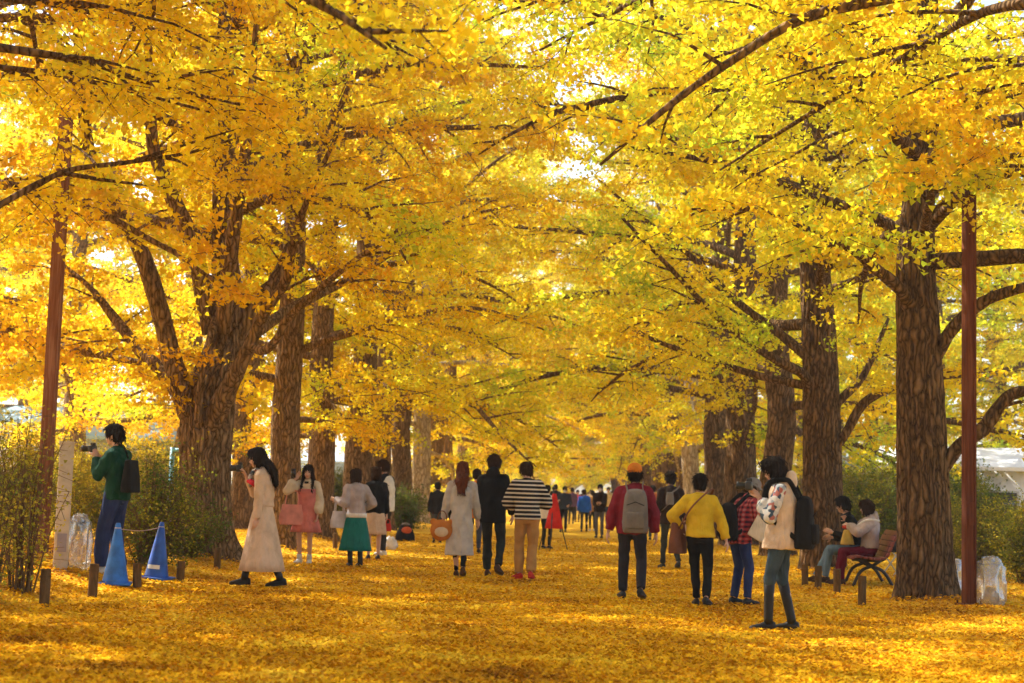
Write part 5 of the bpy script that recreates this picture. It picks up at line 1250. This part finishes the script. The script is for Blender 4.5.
pouch(pw, 'round mustard yellow bag on the lap of the seated woman', 'handbag', 'bag', c('mustard_bag', (.55, .38, .08), fold=False), (-.02, .30, .58), (.26, .18, .22), strap=[(-.06, .26, .78), (-.17, .05, .95), (-.12, -.16, .95)], strapmat=WHITE)
q = MB(); q.ell((0, 0, 0), (.11, .07, .035)); q.ell((.06, .02, .02), (.06, .05, .03)); o = q.build('red_scarf', c('red_wool', (.55, .05, .02)), None); o.location = pw.M() @ Vector((0.02, .27, .84)); tag(o, 'bright red scarf bundled in the arms of the seated woman', 'scarf')
# dark bag on a folding stool behind the tree
g = ground(896, 576); o = empty('folding_stool', g, .4); tag(o, 'light folding stool half hidden behind the stout right trunk', 'stool')
for sy in (-.16, .16):
    for s_ in (-1, 1): q = MB(); q.tube([(-.17 * s_, sy, 0), (.17 * s_, sy, .40)], .013, 8); q.build('leg', paint('pale_alloy', (.55, .53, .5), rough=.35), o)
q = MB(); q.box((0, 0, .405), (.36, .36, .02), bev=.008); q.build('seat', BLACK, o)
q = crumpled([(.0, .15, .12), (.08, .2, .16), (.24, .19, .15), (.33, .1, .08)], 14, .02, 30, 16); b2 = q.build('camera_bag', c('blue_black_nylon', (.012, .016, .03), rough=.35, spec=.5), None); b2.location = g + Vector((0, 0, .416)); tag(b2, 'shiny blue-black bag sitting on the folding stool', 'bag')
# thin blue frame among the left shrubs
BLUEP = paint('light_blue_paint', (.16, .42, .55), rough=.5)
g = on_px(168, 29.5); o = empty('blue_post', g, R(-15)); tag(o, 'thin light blue metal post with a cross arm among the left shrubs', 'post')
q = MB(); q.tube([(0, 0, -.05), (0, 0, 1.75)], .045, 10); q.build('upright', BLUEP, o); q = MB(); q.tube([(-.02, 0, 1.70), (.5, 0, 1.70)], .035, 8); q.build('cross_arm', BLUEP, o)
# buildings beyond the trees
def house(loc, rz, size, wallm, roofm, label, cols, door=True, roof_h=.8, winm=None):
    o = empty('park_building', loc, rz); tag(o, label, 'building'); w_, d, h = size
    q = MB(); q.box((0, 0, h / 2 - .1), (w_, d, h + .2)); q.build('wall', wallm, o)
    q = MB(); e = .45; V = [(-w_ / 2 - e, -d / 2 - e, h), (w_ / 2 + e, -d / 2 - e, h), (w_ / 2 + e, d / 2 + e, h), (-w_ / 2 - e, d / 2 + e, h), (-w_ / 2 - e, 0, h + roof_h), (w_ / 2 + e, 0, h + roof_h)]
    V = V + [(x, y, z + .12) for x, y, z in V]
    F = [(0, 3, 2, 1), (6, 7, 11, 10), (8, 9, 10, 11), (0, 1, 7, 6), (2, 3, 9, 8), (0, 6, 10, 4), (3, 4, 10, 9), (1, 5, 11, 7), (2, 8, 11, 5)]
    q.add([(x, y, z + .003) for x, y, z in V], [(6, 7, 11, 10), (8, 9, 10, 11)][::1] + [(6, 10, 9), (7, 8, 11), (0, 1, 7, 6), (2, 3, 9, 8), (0, 3, 2, 1), (0, 6, 9, 3), (1, 2, 8, 7)]); q.build('roof', roofm, o, smooth=False)
    for i in range(cols):
        x = -w_ / 2 + w_ * (i + .5) / cols
        q = MB(); q.box((x, -d / 2 - .02, h * .55), (w_ / cols * .5, .06, h * .38), bev=.01); f = q.build('window', paint('window_frame', (.5, .5, .48)), o)
        q = MB(); q.box((x, -d / 2 - .054, h * .55), (w_ / cols * .44, .012, h * .33)); q.build('glass', GLASS, f)
    return o
WALLW = paint('white_render', (.78, .78, .80), var=.08); ROOFB = paint('grey_blue_roof', (.30, .38, .46), var=.15); TARPB = paint('light_blue_sheet', (.35, .55, .72), var=.15)
house(on_px(1035, 52), R(-14), (9, 5, 2.35), WALLW, paint('white_roof', (.8, .8, .82), var=.05), 'low white building with a white roof glimpsed right of the rusty pole', 4, roof_h=.7)
house(on_px(884, 64), R(-10), (3.2, 3, 2.6), WALLW, ROOFB, 'small white shed glimpsed between the two nearest right trunks', 2)
house(on_px(62, 62), R(12), (8, 5, 2.7), WALLW, TARPB, 'pale building with a light blue roof behind the left pole', 4, roof_h=1.2)
house(on_px(330, 118), R(4), (9, 6, 3), paint('blue_grey_wall', (.25, .32, .38)), ROOFB, 'blue-grey hut seen between trunks left of the teal skirt', 4)
# bamboo-stick fence behind the shrubs
def fence(p0, p1, hh, label, mat):
    o = empty('fence', p0, math.atan2(p1.y - p0.y, p1.x - p0.x)); tag(o, label, 'fence', 'low park fences'); L = (p1 - p0).length
    for z in (hh * .3, hh * .9): q = MB(); q.box((L / 2, 0, z), (L, .03, .05), bev=.005); q.build('rail', mat, o)
    n = int(L / 1.8)
    for i in range(n + 1): q = MB(); q.box((L * i / n, .035, hh / 2 - .03), (.06, .036, hh + .06), bev=.006); q.build('fence_post', mat, o)
    q = MB()
    for x in np.arange(.1, L, .14): q.box((x, -.022, hh * .6), (.016, .012, hh * .72))
    q.build('pickets', mat, o)
FM = paint('grey_green_fence', (.22, .24, .20))
fence(on_px(-10, 46), on_px(255, 46), 1.2, 'grey-green picket fence behind the left shrubs', FM)
fence(on_px(840, 45), on_px(1060, 45), 1.2, 'grey-green picket fence behind the right hedge', FM)
m, nt, nd, ln = mat_new('added_glow_haze'); out = nd.new('ShaderNodeOutputMaterial'); pv = nd.new('ShaderNodeVolumePrincipled')  # haze volume added for a soft glow down the avenue
pv.inputs['Color'].default_value = (1.0, .95, .85, 1); pv.inputs['Density'].default_value = .0010; pv.inputs['Anisotropy'].default_value = .45
ln.new(pv.outputs[0], out.inputs['Volume'])
q = MB(); q.box((0, 60, 11), (260, 340, 24)); o = q.build('haze', m, None, smooth=False); tag(o, 'thin warm haze added to make the avenue glow', 'haze', kind='stuff')
